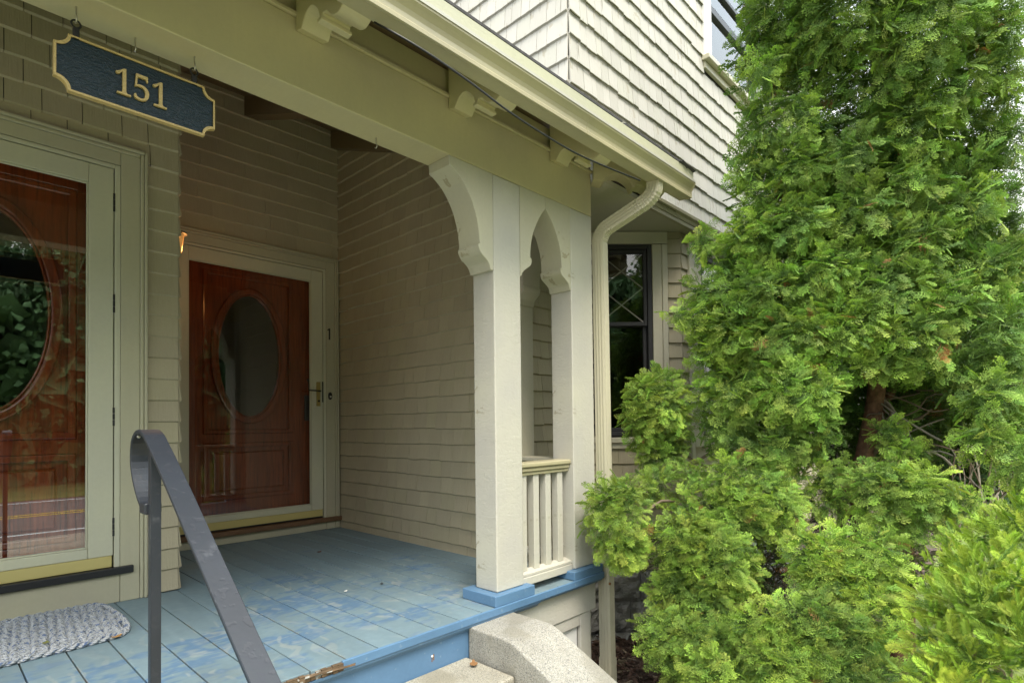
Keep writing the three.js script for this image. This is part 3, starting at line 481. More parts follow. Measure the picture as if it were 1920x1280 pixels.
// ---------------------------------------------------------------- doors
const ellipse = (cx, cy, rx, ry, n = 56) => { const p = new THREE.Path(); p.absellipse(cx, cy, rx, ry, 0, Math.PI * 2, true); p.isPath = true; return p; };
function doorSet(x0, z, w, W = 1.178) { // x0: left edge of the storm-door leaf, z: face of the wall, w: which door
  const near = w === 1, L = x0, Rr = x0 + W; // leaf from L to Rr, glass inset
  const gl = L + 0.112, gr = Rr - 0.112, g0 = near ? 0.300 : 0.232, g1 = 2.155;
  const cs = thing('door_casing', near ? 'grey-green moulded casing around the nearer door' : 'tan casing around the farther door, with a small black 1', 'door casing', [L + W / 2, 0, z]);
  const zo = z + 0.034, rgt = near ? 0.864 : 2.615, lft = near ? L - 0.15 : 1.16;
  // casings: flat board, outer back-band and a head of the same section
  const top = 2.388, sIn = Rr + 0.030;
  const sideC = (a, b, band) => [box(a, b, 0.0, top - 0.036, z + 0.001, zo - 0.008, 0.003), ...band];
  part('side_casing', sideC(sIn, rgt - 0.034, [box(rgt - 0.033, rgt - 0.016, 0.0, top - 0.018, z + 0.001, zo, 0.005), box(rgt - 0.015, rgt, 0.0, top - 0.002, z + 0.001, zo + 0.008, 0.005)]), P.casing, cs);
  part('side_casing', sideC(lft + 0.034, L - 0.03, [box(lft + 0.016, lft + 0.033, 0.0, top - 0.018, z + 0.001, zo, 0.005), box(lft, lft + 0.015, 0.0, top - 0.002, z + 0.001, zo + 0.008, 0.005)]), P.casing, cs);
  part('head_casing', [box(L - 0.029, Rr + 0.029, 2.285, top - 0.036, z + 0.001, zo - 0.008, 0.003), box(lft + 0.034, rgt - 0.034, top - 0.035, top - 0.018, z + 0.001, zo, 0.005), box(lft + 0.016, rgt - 0.016, top - 0.017, top, z + 0.001, zo + 0.010, 0.005)], P.casing, cs);
  const sillY = near ? [0.147, 0.184] : [0.067, 0.103];
  part('sill', box(near ? L - 0.1 : 1.18, near ? 0.80 : 2.63, sillY[0], sillY[1], z + 0.001, z + (near ? 0.045 : 0.06), 0.004), near ? P.black : P.sillwood, cs);
  part('base_board', box(near ? -1.2 : 1.16, near ? Rr + 0.029 : Rr + 0.029, 0.001, sillY[0] - 0.0015, z + 0.001, z + 0.022, 0.003), P.casing, cs);
  if (!near) {
    const one = slab(shapeOf([[0.012, 0], [0.024, 0], [0.024, 0.10], [0.014, 0.10], [0.0, 0.088], [0.0, 0.078], [0.012, 0.084]]), 0, 0.006, 0.001); one.translate(2.512, 1.665, zo - 0.008); part('numeral', one, P.black, cs);
  }
  // storm door
  const s = thing('storm_door', near ? 'pale full-glass storm door at the left edge, hinged on the right' : 'pale full-glass storm door with a brass lever handle', 'storm door', [L + W / 2, g0 - 0.12, z]);
  const za = z - 0.012, zb = z + 0.020;
  part('stile', box(L, gl - 0.006, g0 - 0.055, 2.258, za, zb, 0.004), P.storm, s); part('stile', box(gr + 0.006, Rr, g0 - 0.055, 2.258, za, zb, 0.004), P.storm, s);
  part('top_rail', box(gl - 0.0055, gr + 0.0055, g1 + 0.006, 2.258, za, zb, 0.004), P.storm, s); part('bottom_rail', box(gl - 0.0055, gr + 0.0055, g0 - 0.055, g0 - 0.006, za, zb, 0.004), P.storm, s);
  const bead = (a, b, c, d) => box(a, b, c, d, z - 0.004, z + 0.011, 0.002);
  part('glazing_bead', [bead(gl - 0.0055, gl + 0.002, g0 - 0.0055, g1 + 0.0055), bead(gr - 0.002, gr + 0.0055, g0 - 0.0055, g1 + 0.0055), bead(gl + 0.0022, gr - 0.0022, g1 - 0.002, g1 + 0.0055), bead(gl + 0.0022, gr - 0.0022, g0 - 0.0055, g0 + 0.002)], P.storm, s);
  const pane = new THREE.PlaneGeometry(gr - gl, g1 - g0); pane.translate((gl + gr) / 2, (g0 + g1) / 2, z + 0.003); part('pane', pane, near ? P.glassNear : P.glass, s);
  part('sweep', box(L + 0.004, Rr - 0.004, g0 - 0.114, g0 - 0.0555, za, zb - 0.003, 0.003), P.brass, s);
  part('bottom_seal', box(L + 0.006, Rr - 0.006, g0 - 0.124, g0 - 0.1145, za, zb - 0.008, 0.001), P.rubber, s);
  part('hanging_frame', [box(Rr + 0.004, Rr + 0.029, g0 - 0.13, 2.282, za, zb + 0.004, 0.003), box(L - 0.029, L - 0.004, g0 - 0.13, 2.282, za, zb + 0.004, 0.003), box(L - 0.0035, Rr + 0.0035, 2.262, 2.282, za, zb + 0.004, 0.003)], P.storm, s);
  if (near) for (const y of [2.05, 1.52, 0.93, 0.36]) { const k = []; for (let j = 0; j < 3; j++) { const c = new THREE.CylinderGeometry(0.0052, 0.0052, 0.03, 10); c.translate(Rr + 0.0018, y + j * 0.032, zb + 0.001); k.push(c); } part('hinge', k, P.rubber, s); }
  else {
    const h = part('lever_handle', [box(Rr - 0.062, Rr - 0.027, 1.075, 1.285, zb + 0.0005, zb + 0.010, 0.012)], P.brassPlate, s);
    const lv = tube([[Rr - 0.044, 1.205, zb + 0.008], [Rr - 0.044, 1.205, zb + 0.045], [Rr - 0.07, 1.206, zb + 0.052], [Rr - 0.15, 1.208, zb + 0.05]], 0.0065, 18, 8); part('lever', lv, P.black, h);
    const ky = new THREE.CylinderGeometry(0.009, 0.009, 0.008, 14); ky.rotateX(Math.PI / 2); ky.translate(Rr - 0.044, 1.12, zb + 0.012); part('keyhole', ky, P.black, h);
    part('latch_edge', box(Rr - 0.008, Rr + 0.003, 1.11, 1.29, zb + 0.0005, zb + 0.007, 0.002), P.black, s);
    const bell = thing('doorbell', 'small oval black doorbell with a pale button by the farther door', 'doorbell', [2.53, 1.166, zo]);
    const ov = new THREE.CylinderGeometry(0.5, 0.5, 0.012, 24); ov.rotateX(Math.PI / 2); ov.scale(0.034, 0.066, 1); ov.translate(2.532, 1.166, zo - 0.002); part('plate', ov, P.black, bell);
    const bt = new THREE.SphereGeometry(0.008, 12, 8); bt.scale(1, 1, 0.6); bt.translate(2.532, 1.160, zo + 0.006); part('button', bt, P.white, bell);
  }
  // stained door behind the glass, oval light
  const d = thing('wooden_door', near ? 'red-brown wooden door with an oval window, left edge of the porch' : 'red-brown wooden door with an oval window at the back of the porch', 'door', [L + W / 2, 0.16, z - 0.1]);
  const cx = (L + Rr) / 2 + (near ? 0.007 : -0.005), cy = 1.474, zd = z - 0.052, a = gl - 0.05, b = gr + 0.05, pl = cx - 0.355, pr = cx + 0.355;
  const up = rect(pl, pr, 0.848, 2.125), lo = rect(pl, pr, 0.33, 0.775);
  part('door_frame', slab(shapeOf(rect(a, b, 0.17, 2.30), [up, lo]), zd - 0.045, zd, 0.004, 2), P.wood, d);
  const mould = (x0_, x1_, y0_, y1_) => slab(shapeOf(rect(x0_, x1_, y0_, y1_), [rect(x0_ + 0.036, x1_ - 0.036, y0_ + 0.036, y1_ - 0.036)]), zd - 0.018, zd + 0.008, 0.008, 2);
  part('panel_moulding', mould(pl + 0.0005, pr - 0.0005, 0.8485, 2.1245), P.wood, d); part('panel_moulding', mould(pl + 0.0005, pr - 0.0005, 0.3305, 0.7745), P.wood, d);
  part('upper_panel', slab(shapeOf(rect(pl + 0.001, pr - 0.001, 0.849, 2.124), [ellipse(cx, cy, 0.262, 0.50)]), zd - 0.038, zd - 0.019, 0, 1, 48), P.wood, d);
  part('lower_panel', [slab(shapeOf(rect(pl + 0.001, pr - 0.001, 0.331, 0.774)), zd - 0.038, zd - 0.019), slab(shapeOf(rect(pl + 0.075, pr - 0.075, 0.40, 0.705)), zd - 0.0185, zd - 0.004, 0.0135, 1)], P.wood, d);
  const ring = new THREE.Shape(); ring.absellipse(cx, cy, 0.302, 0.548, 0, Math.PI * 2, false); ring.holes.push(ellipse(cx, cy, 0.252, 0.498));
  part('oval_moulding', slab(ring, zd - 0.0188, zd + 0.016, 0.012, 3, 56), P.wood, d);
  const ring2 = new THREE.Shape(); ring2.absellipse(cx, cy, 0.2515, 0.4975, 0, Math.PI * 2, false); ring2.holes.push(ellipse(cx, cy, 0.240, 0.486));
  part('oval_moulding', slab(ring2, zd - 0.030, zd + 0.002, 0.005, 2, 56), P.wood, d);
  const ogl = new THREE.Shape(); ogl.absellipse(cx, cy, 0.258, 0.498, 0, Math.PI * 2, false);
  const og = new THREE.ShapeGeometry(ogl, 48); og.translate(0, 0, zd - 0.022); part('oval_pane', og, P.oval, d);
  if (!near) part('lock_plate', [box(cx + 0.455, cx + 0.515, 0.95, 1.17, zd + 0.001, zd + 0.02, 0.01), tube([[cx + 0.485, 1.12, zd + 0.01], [cx + 0.485, 1.15, zd + 0.038], [cx + 0.485, 1.28, zd + 0.036], [cx + 0.485, 1.31, zd + 0.008]], 0.008, 14, 8)], P.black, d);
}
doorSet(-0.297, D1, 1, 1.01);
doorSet(1.291, D2, 2);

// ---------------------------------------------------------------- bay window and the upstairs window
{
  // local frame of the splayed side: x along the face, z out
  const W = (name, label, p, turn) => thing(name, label, 'window', p, { turn });
  const w = W('bay_window', 'dark framed sash window of the bay with crossed diagonal bars above', [BX - 0.5, 0, BZ - 0.5], -Math.PI / 4);
  const x0 = 0.015, x1 = 0.48, y0 = 0.80, y1 = 2.287, ym = 1.67;
  part('frame', [box(x1 - 0.034, x1, y0, y1, -0.05, 0.012, 0.003), box(x0, x0 + 0.034, y0, y1, -0.05, 0.012, 0.003), box(x0 + 0.0345, x1 - 0.0345, y1 - 0.034, y1, -0.05, 0.012, 0.003), box(x0 + 0.0345, x1 - 0.0345, y0, y0 + 0.03, -0.05, 0.012, 0.003)], P.sash, w, true);
  const sash = (a, b, z) => [box(x0 + 0.036, x0 + 0.062, a, b, z - 0.03, z, 0.003), box(x1 - 0.062, x1 - 0.036, a, b, z - 0.03, z, 0.003), box(x0 + 0.0625, x1 - 0.0625, b - 0.03, b, z - 0.03, z, 0.003), box(x0 + 0.0625, x1 - 0.0625, a, a + 0.03, z - 0.03, z, 0.003)];
  const us = part('upper_sash', sash(ym - 0.015, y1 - 0.036, -0.004), P.sash, w, true);
  const ls = part('lower_sash', sash(y0 + 0.032, ym + 0.012, -0.036), P.sash, w, true);
  const pn = (a, b, z) => { const g = new THREE.PlaneGeometry(x1 - x0 - 0.126, b - a - 0.06); g.translate((x0 + x1) / 2, (a + b) / 2, z); return g; };
  part('pane', pn(ym - 0.015, y1 - 0.036, -0.02), P.pane, us, true); part('pane', pn(y0 + 0.032, ym + 0.012, -0.052), P.pane, ls, true);
  const dg = []; const a = x0 + 0.065, b = x1 - 0.065, y00 = ym + 0.018, y11 = y1 - 0.068, h = (y11 - y00) / 2;
  const bar = (p, q) => { const L = Math.hypot(q[0] - p[0], q[1] - p[1]); const g = box(-L / 2, L / 2, -0.005, 0.005, -0.004, 0.004, 0); g.rotateZ(Math.atan2(q[1] - p[1], q[0] - p[0])); g.translate((p[0] + q[0]) / 2, (p[1] + q[1]) / 2, -0.032); return g; };
  for (let k = 0; k < 2; k++) { dg.push(bar([a, y00 + k * h], [b, y00 + (k + 1) * h])); dg.push(bar([a, y00 + (k + 1) * h], [b, y00 + k * h]).translate(0, 0, 0.009)); }
  part('diagonal_bar', dg, std({ color: lin(0.20, 0.19, 0.165), roughness: 0.6 }), us, true);
  part('casing', [box(0.482, 0.555, 0.79, 2.285, 0.001, 0.024, 0.004), box(0.556, 0.60, 0.79, 2.285, 0.001, 0.034, 0.007), box(-0.01, 0.604, 2.29, 2.385, 0.001, 0.022, 0.004)], P.trim, w, true);
  part('sill', [box(-0.01, 0.605, 0.745, 0.788, 0.001, 0.045, 0.006), box(-0.01, 0.605, 0.70, 0.744, 0.001, 0.026, 0.004)], P.trim, w, true);
  const w2 = W('bay_window', 'bay window almost wholly hidden by the evergreen', [BX, 0, BZ], 0);
  part('frame', [box(0.33, 0.37, 0.80, 2.287, -0.05, 0.012, 0.003), box(1.05, 1.09, 0.80, 2.287, -0.05, 0.012, 0.003), box(0.371, 1.049, 2.25, 2.287, -0.05, 0.012, 0.003), box(0.371, 1.049, 0.80, 0.84, -0.05, 0.012, 0.003), box(0.371, 1.049, 1.655, 1.69, -0.05, 0.0, 0.003)], P.sash, w2, true);
  const g2 = new THREE.PlaneGeometry(0.68, 1.41); g2.translate(0.71, 1.545, -0.03); part('pane', g2, P.pane, w2, true);
  part('casing', [box(0.105, 0.16, 0.0, 2.385, 0.001, 0.028, 0.006), box(0.161, 0.328, 0.79, 2.285, 0.001, 0.020, 0.004), box(1.092, 1.26, 0.79, 2.285, 0.001, 0.020, 0.004), box(0.161, 1.3, 2.29, 2.385, 0.001, 0.022, 0.004), box(0.161, 1.3, 0.70, 0.788, 0.001, 0.03, 0.004)], P.trim, w2, true);
  // cornice and soffit over the bay
  const c = thing('bay_cornice', 'moulded cream cornice over the bay window', 'cornice', [3.6, 2.39, -2.0]);
  part('soffit', box(2.90, 7.4, 2.392, 2.42, -2.62, -1.975, 0), P.trim, c);
  part('moulding', [run([[-1.99, 2.375], [-1.966, 2.375], [-1.962, 2.40], [-1.99, 2.40]], 3.36, 7.4), run([[-1.99, 2.4005], [-1.955, 2.4005], [-1.945, 2.42], [-1.925, 2.432], [-1.92, 2.45], [-1.99, 2.45]], 3.36, 7.4)], P.gutter, c);
  // upstairs window
  const u = W('upstairs_window', 'upstairs window reflecting pale sky, partly behind the tree', [4.42, 3.8, ZU], 0);
  part('casing', [box(-0.13, -0.005, 0.0, 1.3, 0.001, 0.03, 0.005), box(1.02, 1.16, 0.0, 1.3, 0.001, 0.03, 0.005)], P.white, u, true);
  part('sill', [box(-0.15, 1.18, -0.045, -0.002, 0.001, 0.07, 0.008), box(-0.13, 1.16, -0.10, -0.046, 0.001, 0.03, 0.005)], P.pipe, u, true);
  part('sash', [box(0.0, 0.03, 0.0, 1.2, -0.05, 0.0, 0.003), box(0.98, 1.01, 0.0, 1.2, -0.05, 0.0, 0.003), box(0.031, 0.979, 0.0, 0.03, -0.05, 0.0, 0.003), box(0.031, 0.979, 0.47, 0.53, -0.05, -0.005, 0.003), box(0.031, 0.979, 0.72, 0.75, -0.05, -0.005, 0.003), box(0.031, 0.979, 1.1, 1.2, -0.05, -0.005, 0.003)], P.lead, u, true);
  const up = new THREE.PlaneGeometry(0.95, 1.08); up.translate(0.505, 0.57, -0.03); part('pane', up, P.pane, u, true);
}

// ---------------------------------------------------------------- downspout, cable
{
  const d = thing('downspout', 'cream ribbed downspout with a crooked elbow beside the corner post', 'downspout', [2.94, GY, -2.0]);
  const path = new THREE.CatmullRomCurve3([V(2.99, 2.312, -1.66), V(2.992, 2.27, -1.665), V(2.99, 2.225, -1.70), V(2.972, 2.18, -1.79), V(2.945, 2.125, -1.91), V(2.925, 2.085, -1.975), V(2.918, 2.03, -2.003), V(2.918, 1.97, -2.005)], false, 'centripetal');
  const sec = []; const a = 0.032, b = 0.042; // ribbed rectangular section
  for (const [x0, y0, x1, y1] of [[-a, -b, a, -b], [a, -b, a, b], [a, b, -a, b], [-a, b, -a, -b]]) for (let i = 0; i < 8; i++) { const t = (i + 0.5) / 8; const rib = i % 2 ? -0.0022 : 0; sec.push([mix(x0, x1, t) * (1 + rib / a), mix(y0, y1, t) * (1 + rib / b)]); }
  const sweep = (curve, n, crimp, vert) => {
    const pos = [], idx = [], m = sec.length;
    for (let i = 0; i <= n; i++) {
      const t = i / n, p = curve.getPointAt(t), tg = curve.getTangentAt(t), ax = V(1, 0, 0).addScaledVector(tg, -tg.x).normalize(), az = new THREE.Vector3().crossVectors(ax, tg).normalize();
      const k = 1 + (crimp(t) ? (i % 2 ? -0.045 : 0.02) : 0);
      for (const [x, z] of sec) pos.push(p.x + (ax.x * x + az.x * z) * k, p.y + (ax.y * x + az.y * z) * k, p.z + (ax.z * x + az.z * z) * k);
    }
    for (let i = 0; i < n; i++) for (let j = 0; j < m; j++) { const q = i * m + j, r = i * m + (j + 1) % m; idx.push(q, r, q + m, r, r + m, q + m); }
    const g = new THREE.BufferGeometry(); g.setAttribute('position', new THREE.Float32BufferAttribute(pos, 3)); g.setIndex(idx); const o = g.toNonIndexed(); o.computeVertexNormals(); return uvm(o);
  };
  part('elbow', sweep(path, 64, (t) => (t > 0.08 && t < 0.40) || (t > 0.68 && t < 0.93), false), P.pipe, d);
  part('pipe', sweep(new THREE.LineCurve3(V(2.9185, 1.985, -2.005), V(2.952, -0.58, -2.012)), 2, () => false, true), P.pipe, d);
  const sh = sec.map((s) => [...s]); sec.forEach((s) => { s[0] *= 1.1; s[1] *= 1.1; });
  part('shoe', sweep(new THREE.LineCurve3(V(2.951, -0.54, -2.011), V(2.954, -0.75, -2.013)), 2, () => false, true), P.pipe, d); void sh;
  const sc = new THREE.CylinderGeometry(0.008, 0.008, 0.008, 12); sc.rotateX(Math.PI / 2); sc.translate(2.918, -0.075, -1.966); part('rusty_screw', sc, std({ color: lin(0.25, 0.11, 0.03), roughness: 0.8 }), d);
  const cb = tube([at(702, 42, 2.44), at(740, 62, 2.38), at(800, 98, 2.36), at(880, 153, 2.40), at(950, 206, 2.47), at(1020, 252, 2.60), at(1080, 287, 2.76), at(1140, 314, 2.96), at(1200, 338, 3.22)], 0.0042, 60, 6);
  const cable = new THREE.Mesh(cb, P.black); cable.name = 'cable'; cable.castShadow = true; scene.add(cable); tag(cable, 'thin dark cable sagging along under the gutter', 'cable');
}

// ---------------------------------------------------------------- house number sign, sconce
{
  const font = await new FontLoader().loadAsync('fonts/droid/droid_serif_regular.typeface.json');
  const s = thing('house_sign', 'navy hanging sign with gold border and gold numerals 151', 'sign', [0.497, 1.99, -2.11]);
  const W = 0.222, H = 0.086, r = 0.034;
  const out = (w, h, q) => { const p = []; for (const [sx, sy, a0] of [[1, 1, 270], [-1, 1, 0], [-1, -1, 90], [1, -1, 180]]) { const arc = []; for (let i = 0; i <= 8; i++) { const a = (a0 - i * 90 / 8) * Math.PI / 180; arc.push([sx * w + q * Math.cos(a), sy * h + q * Math.sin(a)]); } p.push(...(Math.abs(arc[0][0] - sx * w) > 1 ? arc : arc)); } return p; };
  const fixed = (w, h, q) => { const p = []; const arcs = [[w, h, Math.PI, 1.5 * Math.PI, false], [w, -h, 0.5 * Math.PI, Math.PI, false], [-w, -h, 0, 0.5 * Math.PI, false], [-w, h, 1.5 * Math.PI, 2 * Math.PI, false]]; for (const [cx, cy, a0, a1] of arcs) { for (let i = 0; i <= 8; i++) { const a = mix(a0, a1, i / 8); p.push([cx + q * Math.cos(a), cy + q * Math.sin(a)]); } } return p; }; void out;
  const o = fixed(W, H, r), inn = fixed(W - 0.0052, H - 0.0052, r + 0.001).map((p) => p);
  const border = slab(shapeOf(o, [inn]), -0.009, 0.010, 0.001, 1); border.translate(0.497, 1.993, -2.11); part('border', border, P.gold, s);
  const pan = slab(shapeOf(fixed(W - 0.0055, H - 0.0055, r + 0.0008)), -0.008, 0.004, 0); pan.translate(0.497, 1.993, -2.11); part('panel', pan, P.sign, s);
  const digits = [['1', 0.448, 1.995], ['5', 0.497, 1.986], ['1', 0.549, 1.977]];
  for (const [c, x] of digits) { const g = new TextGeometry(c, { font, size: 0.076, depth: 0.007, curveSegments: 8, bevelEnabled: true, bevelThickness: 0.001, bevelSize: 0.0002, bevelSegments: 1 }); g.scale(0.92, 1.08, 1); g.computeBoundingBox(); const bb = g.boundingBox; g.translate(x - (bb.min.x + bb.max.x) / 2, 1.993 - (bb.min.y + bb.max.y) / 2, -2.1055); g.deleteAttribute('uv'); part('numeral', uvm(g), P.gold, s); }
  for (const x of [0.329, 0.655]) {
    part('strap', box(x - 0.008, x + 0.008, 2.072, 2.108, -2.118, -2.101, 0.003), P.black, s);
    const eye = new THREE.TorusGeometry(0.0115, 0.0028, 8, 20); eye.translate(x, 2.121, -2.11); part('ring', eye, P.black, s);
    const hk = [tube([[x, 2.185, -2.106], [x, 2.150, -2.106], [x, 2.138, -2.099], [x, 2.126, -2.106], [x, 2.128, -2.117], [x, 2.140, -2.120]], 0.0024, 20, 6)]; part('hook', hk, P.steel, s);
  }
  const spare = tube([[0.489, 2.18, -2.11], [0.489, 2.148, -2.11], [0.489, 2.136, -2.103], [0.489, 2.126, -2.11], [0.489, 2.132, -2.12]], 0.0024, 18, 6);
  for (const [x, lab] of [[0.489, 'empty small hook above the middle of the house number sign'], [1.40, 'tiny empty hook under the beam near the arch']]) { const m = new THREE.Mesh(spare.clone().translate(x - 0.489, 0, -0.03), P.steel); m.name = numbered('hook'); scene.add(m); tag(m, lab, 'hook'); }
}
{
  const s = thing('wall_lantern', 'lit wall lantern peeping out behind the corner between the doors', 'lamp', [1.08, 2.03, -3.83]);
  part('cap', [new THREE.ConeGeometry(0.062, 0.03, 20).translate(1.086, 2.098, -3.83), new THREE.CylinderGeometry(0.062, 0.062, 0.006, 20).translate(1.086, 2.080, -3.83)], P.black, s);
  part('arm', tube([[1.03, 2.15, -3.83], [1.06, 2.16, -3.83], [1.086, 2.14, -3.83], [1.086, 2.11, -3.83]], 0.006, 14, 8), P.black, s);
  const gl = new THREE.CylinderGeometry(0.046, 0.030, 0.115, 20, 1, true); gl.translate(1.086, 2.018, -3.83);
  part('lit_glass', gl, std({ color: lin(0.5, 0.3, 0.12), emissive: lin(1.0, 0.42, 0.10), emissiveIntensity: 0.22, roughness: 0.6 }), s);
  part('base_ring', new THREE.CylinderGeometry(0.034, 0.02, 0.012, 20).translate(1.086, 1.954, -3.83), P.brassPlate, s);
  const l = new THREE.PointLight(0xffb060, 0.13, 0, 2); l.position.set(1.15, 2.0, -3.86); l.castShadow = true; scene.add(l);
}

// ---------------------------------------------------------------- iron handrail on the left of the steps
{
  const h = thing('handrail', 'blue-grey iron handrail with a curled end on a square post', 'handrail', [0.445, GY, -1.745]);
  const zy = new THREE.CatmullRomCurve3([[-0.25, -0.06], [-0.65, 0.19], [-1.06, 0.436], [-1.40, 0.655], [-1.60, 0.785], [-1.70, 0.846], [-1.765, 0.882], [-1.825, 0.890], [-1.872, 0.866], [-1.886, 0.815], [-1.866, 0.755], [-1.825, 0.705], [-1.795, 0.685]].map(([z, y]) => V(0, y, z)), false, 'centripetal');
  const n = 110, hw = 0.025, ht = 0.0055, pos = [], idx = [];
  for (let i = 0; i <= n; i++) {
    const t = i / n, p = zy.getPointAt(t), tg = zy.getTangentAt(t), nz = -tg.y, ny = tg.z, e = 0.0016; // normal in the (z, y) plane
    const w = hw * (t > 0.93 ? mix(1, 0.8, (t - 0.93) / 0.07) : 1);
    for (const [x, o] of [[-w + e, ht], [-w, ht - e], [-w, -ht + e], [-w + e, -ht], [w - e, -ht], [w, -ht + e], [w, ht - e], [w - e, ht]]) pos.push(0.445 + x, p.y + ny * o, p.z + nz * o);
  }
  for (let i = 0; i < n; i++) for (let j = 0; j < 8; j++) { const a = i * 8 + j, b = i * 8 + (j + 1) % 8; idx.push(a, b, a + 8, b, b + 8, a + 8); }
  for (const o of [0, n * 8]) for (let j = 1; j < 7; j++) idx.push(o, o + j, o + j + 1);
  const g = new THREE.BufferGeometry(); g.setAttribute('position', new THREE.Float32BufferAttribute(pos, 3)); g.setIndex(idx); const q = g.toNonIndexed(); q.computeVertexNormals(); part('rail', uvm(q, [0, 0]), P.iron, h);
  part('post', box(0.4325, 0.4575, -0.37, 0.862, -1.757, -1.732, 0.002), P.iron, h);
  part('post', box(0.4325, 0.4575, -0.74, 0.21, -0.70, -0.675, 0.002), P.iron, h);
  part('clip', box(0.424, 0.466, 0.668, 0.700, -1.812, -1.7575, 0.006), P.iron, h);
  const bolt = new THREE.SphereGeometry(0.005, 10, 8); bolt.translate(0.43, 0.877, -1.84); part('bolt', bolt, P.steel, h);
}

// ---------------------------------------------------------------- rope mat, litter
{
  const m = thing('rope_mat', 'white and blue woven rope doormat in front of the nearer door', 'doormat', [0.22, 0.002, -3.24]);
  const x0 = -0.20, x1 = 0.66, z0 = -3.52, z1 = -2.92, rows = 19, R = rng(9);
  for (let k = 0; k < rows; k++) {
    const v = k / (rows - 1), zc = mix(z0 + 0.016, z1 - 0.014, v), edge = 0.03 * Math.sin(Math.PI * v) + 0.010 * R(), pts = [], n = 150, ph = 0.5 * (R() - 0.5);
    for (let i = 0; i <= n; i++) { const x = mix(x0, x1 - 0.035 + edge, i / n), a = (x - x0) / 0.062 * Math.PI * 2 + ph + k * 0.35; pts.push(V(x, 0.013 + 0.0045 * Math.sin(a * 2), zc + 0.0075 * Math.sin(a) + 0.006 * Math.sin(x * 5 + 1) - 0.02 * (x - x0) * (v - 0.3))); }
    for (const s of [-1, 1]) { const g = new THREE.TubeGeometry(new THREE.CatmullRomCurve3(pts.map((p, i) => V(p.x, p.y + 0.0035 * Math.sin(i * 1.9 + s * 1.57), p.z + s * 0.0078))), 300, 0.0072, 6); const uv = g.attributes.uv; for (let i = 0; i < uv.count; i++) uv.setXY(i, uv.getX(i) * 1.1 + k * 0.013 + s * 0.011, uv.getY(i) * 0.055); part('rope', g, P.rope, m); }
  }
  const rim = []; for (const [x, z] of [[x0, z1 + 0.012], [0.1, z1 + 0.014], [0.35, z1 + 0.008], [0.55, z1 - 0.005], [0.63, z1 - 0.03], [0.66, z1 - 0.10], [0.675, z1 - 0.25], [0.67, z1 - 0.42], [0.655, z0 + 0.05], [0.62, z0 + 0.0], [0.45, z0 - 0.008], [0.1, z0 - 0.006], [x0, z0 - 0.004]]) rim.push(V(x, 0.012, z));
  for (let s = 0; s < 2; s++) { const c = new THREE.CatmullRomCurve3(rim), pts = []; for (let i = 0; i <= 220; i++) { const t = i / 220, p = c.getPointAt(t), a = t * 190 + s * Math.PI, tg = c.getTangentAt(t); pts.push(V(p.x + tg.z * 0.008 * Math.sin(a), p.y + 0.006 * Math.cos(a), p.z - tg.x * 0.008 * Math.sin(a))); } const g = new THREE.TubeGeometry(new THREE.CatmullRomCurve3(pts), 420, 0.0085, 6); const uv = g.attributes.uv; for (let i = 0; i < uv.count; i++) uv.setXY(i, uv.getX(i) * 2.4 + s * 0.02, uv.getY(i) * 0.055); part('rope', g, P.rope, m); }
}
function leaf(name, label, p, size, turn, col, curl = 0.25) {
  const s = new THREE.Shape(), n = 22; for (let i = 0; i <= n; i++) { const a = i / n * Math.PI * 2, r = (0.55 + 0.28 * Math.abs(Math.cos(a * 2.5)) + 0.12 * Math.cos(a)) * size; i ? s.lineTo(r * Math.cos(a), r * 0.72 * Math.sin(a)) : s.moveTo(r, 0); }
  const g = new THREE.ExtrudeGeometry(s, { depth: 0.0008, bevelEnabled: false, curveSegments: 4 }); g.rotateX(-Math.PI / 2); const q = g.attributes.position; for (let i = 0; i < q.count; i++) { const x = q.getX(i), z = q.getZ(i); q.setY(i, q.getY(i) + curl * (x * x + 0.6 * z * z) / size + 0.1 * Math.abs(z)); }
  g.computeVertexNormals(); g.rotateY(turn); const m = new THREE.Mesh(uvm(g), std({ color: lin(...col), roughness: 0.8, side: THREE.DoubleSide })); m.name = numbered(name); m.position.set(...p); m.castShadow = m.receiveShadow = true; scene.add(m); return tag(m, label, 'leaf');
}
leaf('fallen_leaf', 'tan dry leaf at the corner of the rope mat', [0.600, 0.012, -2.915], 0.026, 0.4, [0.38, 0.21, 0.07]);
leaf('fallen_leaf', 'small olive leaf lying on the rope mat', [0.375, 0.030, -2.99], 0.020, 1.2, [0.16, 0.17, 0.05]);
leaf('fallen_leaf', 'tiny brown leaf scrap on the blue floor near the farther door', [1.99, 0.003, -3.80], 0.024, 0.2, [0.13, 0.06, 0.035], 0.5);
leaf('fallen_leaf', 'brown leaf on the stone step against the granite block', [1.735, -0.178, -1.90], 0.030, 0.9, [0.22, 0.11, 0.04], 0.6);
leaf('paint_flake', 'white flake of paint on the blue porch floor', [1.62, 0.003, -2.80], 0.014, 0.3, [0.75, 0.75, 0.72], 0.3).userData.category = 'paint chip';
leaf('fallen_leaf', 'dark scrap of bark on the blue floor in the worn path', [1.83, 0.003, -2.77], 0.016, 0.9, [0.03, 0.035, 0.045], 0.5);

